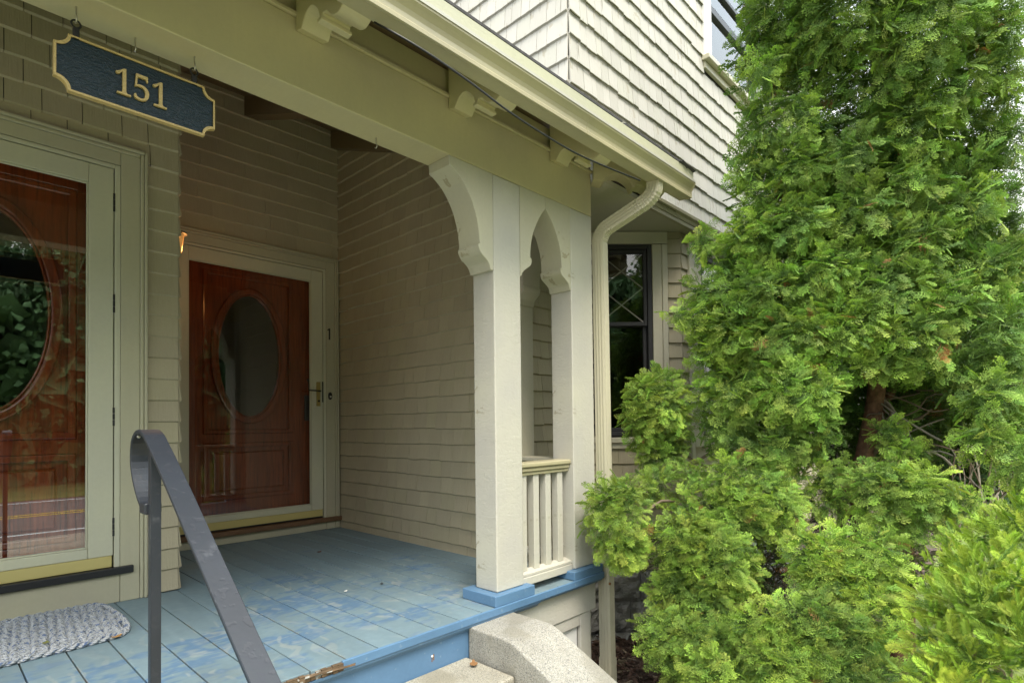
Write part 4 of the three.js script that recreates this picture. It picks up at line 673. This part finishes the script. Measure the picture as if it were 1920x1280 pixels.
// ---------------------------------------------------------------- ground, street, far trees (mirrored in the door and window glass)
function sheet(name, label, x0, x1, z0, z1, y, mat) { const g = new THREE.PlaneGeometry(x1 - x0, z1 - z0); g.rotateX(-Math.PI / 2); g.translate((x0 + x1) / 2, y, (z0 + z1) / 2); const m = new THREE.Mesh(uvm(g.toNonIndexed()), mat); m.name = name; m.receiveShadow = true; scene.add(m); return tag(m, label, name, null, 'structure'); }
sheet('ground', 'bare earth around and under the house', -120, 120, -120, 120, GY - 0.012, P.mulch);
sheet('lawn', 'lawn between the house and the street', -60, 60, -1.0, 3.0, GY - 0.006, P.lawn).position.x = 0;
sheet('far_lawn', 'grass verge across the street', -80, 80, 10.2, 60, GY - 0.006, P.lawn);
sheet('path', 'stone path leading to the steps', -0.1, 2.0, -1.06, 3.1, GY - 0.001, P.step);
sheet('pavement', 'pavement along the street', -60, 60, 3.05, 4.1, GY - 0.002, P.step);
sheet('road', 'asphalt street in front of the house', -80, 80, 4.1, 10.0, GY - 0.004, P.road);
for (const [z, c, n] of [[6.85, lin(0.62, 0.42, 0.05), 'yellow centre line of the street, house side'], [7.15, lin(0.62, 0.42, 0.05), 'yellow centre line of the street, far side'], [4.5, lin(0.7, 0.7, 0.68), 'white edge line of the street, house side'], [9.5, lin(0.7, 0.7, 0.68), 'white edge line of the street, far side']]) sheet('road_marking', n, -80, 80, z, z + 0.12, GY, std({ color: c, roughness: 0.8 })).name = numbered('road_marking');
{
  const leafG = new THREE.BufferGeometry(); leafG.setAttribute('position', new THREE.Float32BufferAttribute([-0.5, -0.5, 0, 0.5, -0.3, 0.1, 0.1, 0.5, -0.1, -0.5, -0.5, 0, 0.1, 0.5, -0.1, -0.6, 0.3, 0.1], 3)); leafG.computeVertexNormals();
  const R = rng(50), col = new THREE.Color(), m4 = new THREE.Matrix4(), q = new THREE.Quaternion(), e = new THREE.Euler();
  const spots = [[-22, 19, 8], [-14, 17, 9], [-7, 18, 5.2], [-2, 21, 11], [3.5, 17, 9], [9, 20, 10], [16, 18, 9.5], [-30, 15, 9], [-21, 8.5, 0], [25, 22, 10], [-13, 26, 12], [6, 28, 12], [-19, 27, 11], [-9, 30, 12]].filter((s) => s[2] > 1);
  spots.forEach(([x, z, h], i) => {
    const t = thing('street_tree', `leafy tree across the street`, 'tree', [x, GY, z], { group: 'trees across the street' });
    t.userData.label = 'leafy tree across the street, mirrored in the glass of the doors and windows';
    part('trunk', new THREE.CylinderGeometry(0.16, 0.28, h * 0.5, 9).translate(x, GY + h * 0.25, z), P.bark, t);
    const n = 14000, im = new THREE.InstancedMesh(leafG, std({ color: 0xffffff, roughness: 0.8, side: THREE.DoubleSide }), n); im.name = 'crown'; im.userData.kind = 'stuff';
    const cl = []; for (let k = 0; k < 20; k++) cl.push([(R() - 0.5) * h * 0.74, h * (0.12 + 0.70 * R()), (R() - 0.5) * h * 0.5, h * (0.12 + 0.10 * R())]);
    for (let k = 0; k < n; k++) {
      const c = cl[Math.floor(R() * cl.length)], d = V(R() - 0.5, R() - 0.5, R() - 0.5).normalize().multiplyScalar(c[3] * (0.75 + 0.45 * R()));
      e.set(R() * 6, R() * 6, R() * 6); q.setFromEuler(e); const inner = k < 1500, s = inner ? 0.8 + 0.5 * R() : 0.11 + 0.12 * R(); if (inner) d.multiplyScalar(0.6); m4.compose(V(c[0] + d.x, c[1] + d.y, c[2] + d.z), q, V(s, s, s)); im.setMatrixAt(k, m4);
      const g = 0.7 + 0.6 * R(); im.setColorAt(k, col.setRGB(0.075 * g, 0.155 * g, 0.05 * g));
    }
    t.add(im);
  });
}

// ---------------------------------------------------------------- evergreen foliage
// One flat fan of scale leaves, tip along +y, unit length; this year's growth paler at the tips, stalk end darkened further to paint in shade
function sprayGeo(seed, needles) {
  const R = rng(seed), pos = [], col = [];
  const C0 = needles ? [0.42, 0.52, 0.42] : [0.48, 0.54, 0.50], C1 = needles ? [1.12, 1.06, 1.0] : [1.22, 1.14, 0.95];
  const diamond = (p, d, L, w, z, t0, t1) => {
    const n = [-d[1], d[0]], m = [p[0] + d[0] * L * 0.5, p[1] + d[1] * L * 0.5], z1 = z + (R() - 0.5) * 0.06;
    const A = [p[0], p[1], z], B = [m[0] + n[0] * w, m[1] + n[1] * w, z + 0.012], Cc = [p[0] + d[0] * L, p[1] + d[1] * L, z1], D = [m[0] - n[0] * w, m[1] - n[1] * w, z - 0.012];
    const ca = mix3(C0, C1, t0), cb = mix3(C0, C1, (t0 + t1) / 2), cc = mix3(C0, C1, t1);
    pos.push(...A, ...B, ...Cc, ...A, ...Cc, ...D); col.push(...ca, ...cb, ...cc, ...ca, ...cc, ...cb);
    return Cc;
  };
  const dir = (a) => [Math.sin(a), Math.cos(a)];
  const bend = (x, y) => -0.28 * y * y - 0.12 * x * x;
  if (!needles) {
    let p = [0, 0], a = 0; const N = 6;
    for (let i = 0; i < N; i++) {
      const d = dir(a); diamond(p, d, 0.18, 0.016, bend(...p), i / N * 0.6, (i + 1) / N * 0.7); p = [p[0] + d[0] * 0.118, p[1] + d[1] * 0.118]; a += (R() - 0.5) * 0.3;
      const L0 = [0.34, 0.46, 0.42, 0.36, 0.28, 0.18][i], alt = i % 2 ? 1 : -1;
      for (const s of i === 5 ? [1, -1, 0] : R() < 0.55 ? [alt, -alt] : [alt]) {
        let b = a + s * (0.80 - 0.05 * i + 0.25 * R()), r = [...p]; const L = L0 * (0.75 + 0.5 * R()), m = i < 4 ? 3 : 2;
        for (let j = 0; j < m; j++) {
          const e = dir(b), l = L / m, t = clamp(p[1] * 0.4 + (j + 1) / m * 0.6);
          diamond(r, e, l * 1.25, 0.019, bend(...r), t * 0.6, t * 0.9); r = [r[0] + e[0] * l, r[1] + e[1] * l]; b -= s * 0.12;
          const k = (j + i) % 2 ? 1 : -1;
          for (const q of R() < 0.4 ? [k, -k] : [k]) diamond(r, dir(b + q * (0.75 + 0.25 * R())), 0.125 * (0.7 + 0.6 * R()), 0.022, bend(...r), t * 0.75, Math.min(1, t + 0.15));
        }
        diamond(r, dir(b), 0.125, 0.022, bend(...r), 0.75, 1);
      }
    }
  } else {
    const n = 15; for (let i = 0; i < n; i++) {
      const y = i / n, L = 0.30 * Math.sin(Math.PI * (0.16 + 0.74 * y)) + 0.04;
      if (i % 3 === 0) diamond([0, y], [0, 1], 0.24, 0.010, 0, 0.3, 0.6);
      for (const s of [1, -1]) { const an = s * (1.02 - 0.35 * y + 0.2 * (R() - 0.5)), z = 0.06 * (R() - 0.5); diamond([0, y + 0.02 * R()], dir(an), L, 0.020, z, 0.25 + 0.4 * y, 0.75 + 0.25 * y); }
      if (i % 2) diamond([0, y], dir((R() - 0.5) * 1.2), L * 0.7, 0.018, 0.10 * (R() - 0.3), 0.4, 0.9);
    }
    diamond([0, 0.96], [0, 1], 0.14, 0.02, 0, 0.8, 1);
  }
  const g = new THREE.BufferGeometry(); g.setAttribute('position', new THREE.Float32BufferAttribute(pos, 3)); g.setAttribute('color', new THREE.Float32BufferAttribute(col, 3)); g.computeVertexNormals(); return g;
}
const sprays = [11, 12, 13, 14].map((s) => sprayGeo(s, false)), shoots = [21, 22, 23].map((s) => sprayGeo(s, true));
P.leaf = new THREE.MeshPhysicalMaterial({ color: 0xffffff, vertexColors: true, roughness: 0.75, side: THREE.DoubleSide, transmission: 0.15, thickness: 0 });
const n3 = (p, f, s) => vn2(p.x * f + p.z * f * 0.7 + 31, p.y * f + p.z * f * 0.6 + 17, 256, 256, s);
class Foliage {
  constructor(seed, geos) { this.R = rng(seed); this.geos = geos; this.items = geos.map(() => []); }
  put(p, dir, size, color, flat = 0.55, face = null) {
    const R = this.R, k = Math.floor(R() * this.geos.length), y = dir.clone().normalize();
    const ref = face ? face.clone() : R() < flat ? V((R() - 0.5) * 1.1, 1, (R() - 0.5) * 1.1) : V(R() - 0.5, R() - 0.5, R() - 0.5), z = ref.addScaledVector(y, -ref.dot(y)).normalize(), x = new THREE.Vector3().crossVectors(y, z);
    const m = new THREE.Matrix4().makeBasis(x.multiplyScalar(size), y.clone().multiplyScalar(size), z.clone().multiplyScalar(size)); m.setPosition(p); this.items[k].push([m, color]);
  }
  // a bough: tufts of sprays over a lumpy ellipsoid; c centre, ax its three half-axes
  bough(c, ax, o) {
    const R = this.R, area = 4 * Math.PI * Math.pow((Math.pow(ax[0] * ax[1], 1.6) + Math.pow(ax[0] * ax[2], 1.6) + Math.pow(ax[1] * ax[2], 1.6)) / 3, 1 / 1.6);
    const tr = o.tuft || 0.055, n = Math.max(6, Math.round(area / (tr * tr * 2.0) * (o.fill || 1))), back = camera.position.clone().sub(c).normalize();
    const right = new THREE.Vector3().crossVectors(V(0, 1, 0), back).normalize(), dark = o.dark || [0.12, 0.24, 0.042], light = o.light || [0.375, 0.57, 0.075], tone = 0.88 + 0.24 * R();
    for (let i = 0; i < n; i++) {
      const u = 1 - 2 * (i + 0.5) / n, a = i * 2.39996 + R() * 0.8, s = Math.sqrt(1 - u * u), d = V(s * Math.cos(a), u, s * Math.sin(a));
      if (d.z < -0.35 && R() < 0.55) continue;
      const w = right.clone().multiplyScalar(d.x * ax[0]).add(V(0, d.y * ax[1], 0)).addScaledVector(back, d.z * ax[2]);
      const p0 = w.clone().add(c), lump = 0.66 + 0.66 * n3(p0, 6.5, o.s || 1) + 0.10 * (R() - 0.5);
      const p = w.multiplyScalar(lump).add(c);
      const nrm = right.clone().multiplyScalar(d.x / ax[0]).add(V(0, d.y / ax[1], 0)).addScaledVector(back, d.z / ax[2]).normalize();
      const axis = nrm.clone().multiplyScalar(0.8).add(V((R() - 0.5) * 0.5, (o.lift ?? 0.28) + (R() - 0.5) * 0.4, (R() - 0.5) * 0.5)).normalize();
      const yel = clamp((o.yellow ?? 0.4) + 0.7 * (n3(p, 5, 4) - 0.5) + 0.35 * (R() - 0.5)), t = tone * (0.9 + 0.2 * R());
      const m = o.sprays || 11;
      for (let k = 0; k < m; k++) {
        const q = V(R() - 0.5, R() - 0.5, R() - 0.5).multiplyScalar(tr * 1.7), inw = q.dot(axis) - tr * 0.55;
        const wild = o.flat !== undefined || R() < 0.15, face = wild ? null : nrm.clone().multiplyScalar(0.85).add(V((R() - 0.5) * 0.8, 0.65 + (R() - 0.5) * 0.6, (R() - 0.5) * 0.8));
        const dir = wild ? axis.clone().multiplyScalar(0.6).addScaledVector(q, 10).add(V((R() - 0.5) * 0.9, (R() - 0.5) * 0.9, (R() - 0.5) * 0.9)) : nrm.clone().multiplyScalar(0.5).addScaledVector(q, 9).add(V((R() - 0.5) * 1.1, (R() - 0.62) * 0.9, (R() - 0.5) * 1.1));
        let cc = mix3(dark, light, clamp(yel + 0.3 * (R() - 0.5))).map((v) => v * t * (0.88 + 0.24 * R())); if (R() < (o.brown ?? 0.004)) cc = [0.30, 0.15, 0.05];
        this.put(p.clone().add(q).addScaledVector(axis, -tr * 0.3 + 0 * inw), dir, (o.size || 0.075) * (0.65 + 0.75 * R()), cc, o.flat, face);
      }
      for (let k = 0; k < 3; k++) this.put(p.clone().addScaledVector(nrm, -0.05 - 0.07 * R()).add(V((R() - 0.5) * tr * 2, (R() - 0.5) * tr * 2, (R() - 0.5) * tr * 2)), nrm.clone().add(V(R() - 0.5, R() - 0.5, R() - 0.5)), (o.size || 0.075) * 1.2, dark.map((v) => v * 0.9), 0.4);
    }
  }
  build(parent, name) {
    const off = rootOffset(parent), col = new THREE.Color(), sh = new THREE.Matrix4().makeTranslation(-off[0], -off[1], -off[2]);
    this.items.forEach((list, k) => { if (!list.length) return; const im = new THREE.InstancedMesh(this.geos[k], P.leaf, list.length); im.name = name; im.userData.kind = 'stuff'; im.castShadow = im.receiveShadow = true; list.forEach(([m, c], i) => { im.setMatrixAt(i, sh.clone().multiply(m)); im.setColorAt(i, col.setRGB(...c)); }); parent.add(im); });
  }
}
// [px, py, half-width px, half-height px, distance] on the photograph, turned into a bough at its place
function boughAt(f, [px, py, rx, ry, d], o = {}) {
  const w = d * ray(px, py).dot(fwd), c = at(px, py, d), cosT = w / d, k = o.shrink ?? 0.062, a = Math.max(0.04, rx * w / F * cosT - k), b = Math.max(0.04, ry * w / F - k); f.bough(c, [a, b, (o.deep || 0.9) * Math.min(a, b)], o);
}
const tip = V(0, 0, 0); void tip;
{ // the tall evergreen at the back
  const p0 = at(1680, 900, 4.6), t = thing('evergreen_tree', 'tall dense arborvitae reaching out of the top of the picture', 'tree', [p0.x, GY, p0.z]);
  part('trunk', tube([V(p0.x, GY - 0.05, p0.z), V(p0.x + 0.02, 0.6, p0.z), V(p0.x, 2.2, p0.z), V(p0.x, 4.2, p0.z)], 0.09, 20, 10), P.bark, t);
  const f = new Foliage(1, sprays);
  const B = [[1640, -330, 250, 200, 4.6], [1560, -150, 220, 160, 4.4], [1760, -140, 170, 170, 4.5], [1470, 20, 105, 110, 4.35], [1590, 10, 150, 120, 4.2], [1740, 20, 140, 140, 4.15], [1840, 60, 85, 120, 4.3], [1850, 200, 70, 110, 4.3],
    [1640, 120, 120, 90, 4.15], [1770, 150, 105, 100, 4.1], [1530, 130, 90, 80, 4.25], [1700, 250, 130, 100, 4.1], [1840, 310, 70, 90, 4.3], [1880, 420, 60, 110, 4.3], [1900, 600, 70, 140, 4.35], [1720, 800, 150, 110, 4.5], [1900, 860, 80, 120, 4.4], [1885, 60, 78, 130, 4.2], [1895, 220, 66, 120, 4.2], [1872, 20, 66, 110, 4.3], [1880, 140, 62, 110, 4.3], [1895, 300, 60, 110, 4.3], [1905, 480, 60, 120, 4.3], [1420, 30, 60, 80, 4.35], [1410, 110, 50, 80, 4.3], [1620, 330, 150, 130, 4.3], [1760, 400, 130, 120, 4.15]];
  for (const b of B) boughAt(f, [b[0], b[1], b[2] * 0.84, b[3] * 0.80, b[4]], { yellow: 0.34, size: 0.085, tuft: 0.065, s: 2 });
  for (const b of [[1650, 620, 300, 300, 5.0], [1640, 200, 230, 330, 4.75], [1850, 800, 150, 150, 5.0], [1600, 730, 90, 70, 4.3], [1570, 780, 60, 70, 4.25], [1500, 300, 110, 260, 4.15], [1640, 420, 200, 160, 4.2], [1460, 600, 130, 130, 3.95], [1700, 560, 190, 120, 4.05], [1840, 560, 90, 200, 4.2], [1440, 780, 110, 80, 3.8]]) boughAt(f, b, { yellow: 0.05, size: 0.13, tuft: 0.12, s: 2, brown: 0.05 });
  f.build(t, 'crown');
}
{ // the broad nearer one: low spreading boughs over the bay and the downspout
  const p0 = at(1620, 860, 3.95), t = thing('evergreen_tree', 'broad bright arborvitae with open dark hollow and low boughs by the bay window', 'tree', [p0.x, GY, p0.z]);
  const g0 = at(1614, 905, 3.95), g1 = at(1640, 760, 3.95), g2 = at(1660, 600, 4.0);
  part('trunk', tube([V(g0.x - 0.03, GY - 0.05, g0.z), g0, g1, g2], 0.047, 24, 10), P.bark, t);
  part('trunk', tube([at(1560, 1120, 3.9), at(1580, 960, 3.95), at(1600, 880, 4.05), at(1690, 700, 4.1)], 0.022, 20, 8), P.bark, t);
  const R = rng(61), tw = [], pale = [];
  const branch = (px, py, d, qx, qy, d2, r, list) => { const a = at(px, py, d), b = at(qx, qy, d2), m = a.clone().lerp(b, 0.5).add(V((R() - 0.5) * 0.12, (R() - 0.5) * 0.10, (R() - 0.5) * 0.12)), m2 = a.clone().lerp(b, 0.78).add(V((R() - 0.5) * 0.08, (R() - 0.5) * 0.08, (R() - 0.5) * 0.08)); list.push(tube([a, m, m2, b], r, 10, 5)); };
  for (let k = 0; k < 34; k++) branch(1630 + 20 * R(), 700 + 190 * R(), 3.97, 1620 + 190 * R(), 730 + 170 * R(), 3.75 + 0.4 * R(), 0.004 + 0.009 * R() * R(), k % 3 ? tw : pale);
  for (let k = 0; k < 26; k++) branch(1780 + 90 * R(), 980 + 30 * R(), 3.9, 1770 + 130 * R(), 830 + 110 * R(), 3.7 + 0.5 * R(), 0.002 + 0.004 * R(), k % 2 ? tw : pale);
  for (let k = 0; k < 40; k++) branch(1640 + 40 * R(), 1010 + 60 * R(), 3.8, 1660 + 140 * R(), 990 + 90 * R(), 3.5 + 0.4 * R(), 0.002 + 0.004 * R() * R(), k % 2 ? tw : pale);
  for (let k = 0; k < 26; k++) branch(1400 + 60 * R(), 1000 + 120 * R(), 3.9, 1390 + 100 * R(), 980 + 140 * R(), 3.6 + 0.3 * R(), 0.003 + 0.004 * R(), tw);
  for (let k = 0; k < 16; k++) branch(1500 + 120 * R(), 1120 + 60 * R(), 3.6, 1480 + 200 * R(), 1080 + 170 * R(), 3.4 + 0.3 * R(), 0.003 + 0.004 * R(), tw);
  for (const [a, b] of [[[1330, 880, 3.75], [1210, 800, 3.6]], [[1350, 900, 3.7], [1215, 960, 3.35]], [[1500, 780, 3.9], [1300, 870, 3.7]], [[1620, 700, 3.95], [1430, 560, 3.8]]]) branch(...a, ...b, 0.009, tw);
  { const q = part('branch', tw, P.twig, t); q.userData.kind = 'stuff'; const q2 = part('dead_twig', pale, P.twigPale, t); q2.userData.kind = 'stuff'; }
  const f = new Foliage(2, sprays);
  const main = [[1430, 130, 55, 60, 3.95], [1440, 230, 65, 80, 3.9], [1500, 215, 60, 70, 3.85], [1420, 330, 60, 90, 3.85], [1500, 320, 80, 80, 3.8], [1590, 290, 90, 70, 3.85], [1415, 440, 85, 80, 3.75], [1500, 420, 90, 80, 3.7], [1610, 400, 100, 80, 3.75], [1700, 340, 80, 80, 3.85], [1720, 450, 100, 80, 3.75], [1820, 400, 75, 80, 3.9], [1850, 520, 80, 90, 3.8],
    [1365, 500, 50, 60, 3.75], [1330, 600, 60, 60, 3.7], [1385, 620, 85, 80, 3.6], [1440, 540, 100, 80, 3.6], [1550, 510, 100, 80, 3.6], [1480, 630, 110, 80, 3.5], [1660, 540, 110, 80, 3.6], [1590, 620, 110, 80, 3.5], [1770, 570, 100, 90, 3.65], [1700, 640, 110, 80, 3.55], [1840, 640, 90, 90, 3.65], [1890, 700, 60, 100, 3.6],
    [1360, 700, 50, 60, 3.65], [1400, 740, 95, 80, 3.5], [1500, 740, 100, 85, 3.4], [1590, 690, 80, 50, 3.5], [1450, 830, 110, 65, 3.4], [1530, 800, 55, 75, 3.45], [1370, 800, 70, 60, 3.55], [1700, 675, 80, 45, 3.55], [1855, 745, 75, 75, 3.5], [1840, 820, 60, 48, 3.45], [1800, 690, 60, 50, 3.6], [1905, 600, 60, 80, 3.75], [1915, 820, 50, 80, 3.7], [1910, 480, 55, 80, 3.9], [1380, 700, 60, 60, 3.7], [1912, 860, 38, 60, 3.4], [1300, 592, 62, 44, 3.62], [1325, 545, 50, 44, 3.7], [1335, 655, 55, 55, 3.6], [1330, 740, 50, 55, 3.62], [1320, 455, 34, 34, 3.75]];
  for (const b of main) boughAt(f, [b[0], b[1], b[2] * 0.84, b[3] * 0.76, b[4]], { yellow: 0.46, size: 0.078 });
  const low = [[1228, 760, 62, 75, 3.6], [1205, 800, 40, 50, 3.58], [1262, 800, 40, 60, 3.65], [1240, 850, 48, 40, 3.62], [1230, 912, 42, 34, 3.5], [1163, 985, 62, 84, 3.3], [1150, 940, 42, 40, 3.33], [1180, 1035, 36, 40, 3.28], [1302, 893, 30, 26, 3.4],
    [1330, 960, 70, 50, 3.35], [1395, 915, 75, 60, 3.35], [1440, 955, 80, 60, 3.3], [1370, 990, 75, 45, 3.28], [1555, 920, 42, 60, 3.5], [1480, 925, 50, 34, 3.45],
    [1290, 1030, 70, 70, 3.3], [1350, 1060, 75, 80, 3.22], [1270, 1110, 60, 70, 3.28], [1330, 1140, 60, 60, 3.2], [1265, 1190, 72, 62, 3.2], [1325, 1210, 70, 60, 3.15], [1350, 1262, 100, 50, 3.05], [1262, 1255, 45, 40, 3.2],
    [1660, 925, 85, 62, 3.35], [1740, 935, 80, 60, 3.35], [1805, 945, 40, 34, 3.35], [1690, 985, 80, 36, 3.32],
    [1540, 1050, 80, 62, 3.15], [1620, 1045, 85, 60, 3.12], [1580, 1095, 100, 45, 3.08], [1660, 1090, 50, 50, 3.12],
    [1430, 1190, 80, 66, 3.05], [1520, 1170, 100, 66, 3.0], [1600, 1200, 80, 60, 2.97], [1640, 1145, 56, 60, 3.02], [1480, 1250, 110, 60, 2.95], [1590, 1265, 100, 50, 2.92], [1665, 1265, 50, 46, 2.95], [1665, 812, 46, 34, 3.7], [1700, 845, 48, 28, 3.68]];
  for (const b of low) boughAt(f, b, { yellow: 0.55, size: 0.07, tuft: 0.048, light: [0.42, 0.60, 0.085], shrink: 0.052 });
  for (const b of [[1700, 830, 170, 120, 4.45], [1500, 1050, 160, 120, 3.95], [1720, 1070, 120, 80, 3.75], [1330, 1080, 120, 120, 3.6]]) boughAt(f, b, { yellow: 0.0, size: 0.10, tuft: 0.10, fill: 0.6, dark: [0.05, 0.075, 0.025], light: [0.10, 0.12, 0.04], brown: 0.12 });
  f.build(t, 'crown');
  const dead = new Foliage(7, sprays); for (let k = 0; k < 9; k++) dead.put(at(1768 + 12 * (R() - 0.5), 655 + 30 * (R() - 0.5), 3.33), V(R() - 0.5, -0.6, R() - 0.2), 0.05, [0.36, 0.15, 0.035]); dead.build(t, 'dead_spray');
}
{ // bright yew in the lower right corner
  const p0 = at(1840, 1240, 2.7), t = thing('yew_shrub', 'bright yellow-green yew shrub in the lower right corner', 'shrub', [p0.x, GY, p0.z]);
  const R = rng(71), st = []; for (let k = 0; k < 16; k++) st.push(tube([V(p0.x, GY, p0.z), at(1780 + 120 * R(), 1230 + 30 * R(), 2.5), at(1740 + 190 * R(), 1060 + 170 * R(), 2.4)], 0.006, 10, 5)); part('stem', st, P.twig, t);
  const f = new Foliage(3, shoots);
  const o = { yellow: 0.58, size: 0.054, tuft: 0.042, sprays: 10, flat: 0.15, lift: 0.45, dark: [0.13, 0.26, 0.02], light: [0.44, 0.60, 0.045], brown: 0.0, deep: 1, shrink: 0.035 };
  for (const b of [[1820, 1010, 50, 40, 2.75], [1875, 1010, 60, 50, 2.6], [1925, 985, 50, 60, 2.5], [1850, 1080, 90, 60, 2.45], [1775, 1075, 50, 50, 2.55], [1770, 1140, 65, 60, 2.4], [1860, 1150, 110, 70, 2.3], [1930, 1100, 70, 90, 2.3], [1755, 1205, 55, 60, 2.35], [1830, 1235, 90, 60, 2.25], [1920, 1215, 70, 80, 2.2], [1745, 1275, 50, 50, 2.3], [1800, 1305, 90, 50, 2.2]]) boughAt(f, b, o);
    f.build(t, 'foliage');
}
{ // dark broad-leaved shrub in the gap behind the boughs
  const c0 = at(1830, 900, 4.25), t = thing('dark_shrub', 'dark broad-leaved shrub deep in the gap behind the evergreen boughs', 'shrub', [c0.x, GY, c0.z]);
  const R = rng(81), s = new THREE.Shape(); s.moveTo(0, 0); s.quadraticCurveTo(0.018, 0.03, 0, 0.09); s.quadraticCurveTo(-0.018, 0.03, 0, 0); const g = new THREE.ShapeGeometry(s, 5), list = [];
  for (let k = 0; k < 130; k++) { const q = g.clone(); q.rotateX((R() - 0.5) * 2); q.rotateZ(R() * 6); q.rotateY(R() * 6); const p = at(1760 + 140 * R(), 850 + 120 * R(), 4.1 + 0.3 * R()); q.translate(p.x, p.y, p.z); list.push(q); }
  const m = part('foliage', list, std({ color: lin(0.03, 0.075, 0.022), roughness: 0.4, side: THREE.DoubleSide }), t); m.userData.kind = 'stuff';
  part('stem', [0, 1, 2, 3].map((k) => tube([V(c0.x, GY, c0.z), at(1790 + 30 * k, 930, 4.2), at(1780 + 40 * k, 860, 4.2)], 0.006, 8, 5)), P.twig, t);
}
{ // shredded bark and dry needles on the ground
  const R = rng(91), chip = new THREE.BoxGeometry(0.05, 0.006, 0.012), n = 5200, im = new THREE.InstancedMesh(chip, std({ color: 0xffffff, roughness: 0.95 }), n), m4 = new THREE.Matrix4(), q = new THREE.Quaternion(), e = new THREE.Euler(), col = new THREE.Color();
  for (let k = 0; k < n; k++) { const x = 2.2 + 2.6 * R(), z = -2.55 + 2.2 * R(); e.set((R() - 0.5) * 0.9, R() * 6.3, (R() - 0.5) * 0.9); q.setFromEuler(e); const s = 0.4 + 1.2 * R(); m4.compose(V(x, GY + 0.02 * R() - 0.004, z), q, V(s, s, s)); im.setMatrixAt(k, m4); const b = 0.4 + 1.0 * R(); im.setColorAt(k, R() < 0.2 ? col.setRGB(0.20 * b, 0.15 * b, 0.10 * b) : col.setRGB(0.10 * b, 0.055 * b, 0.038 * b)); }
  im.name = 'mulch'; im.castShadow = im.receiveShadow = true; scene.add(im); tag(im, 'brown bark mulch and dry needles under the evergreens', 'mulch', null, 'stuff');
}

renderer.render(scene, camera);
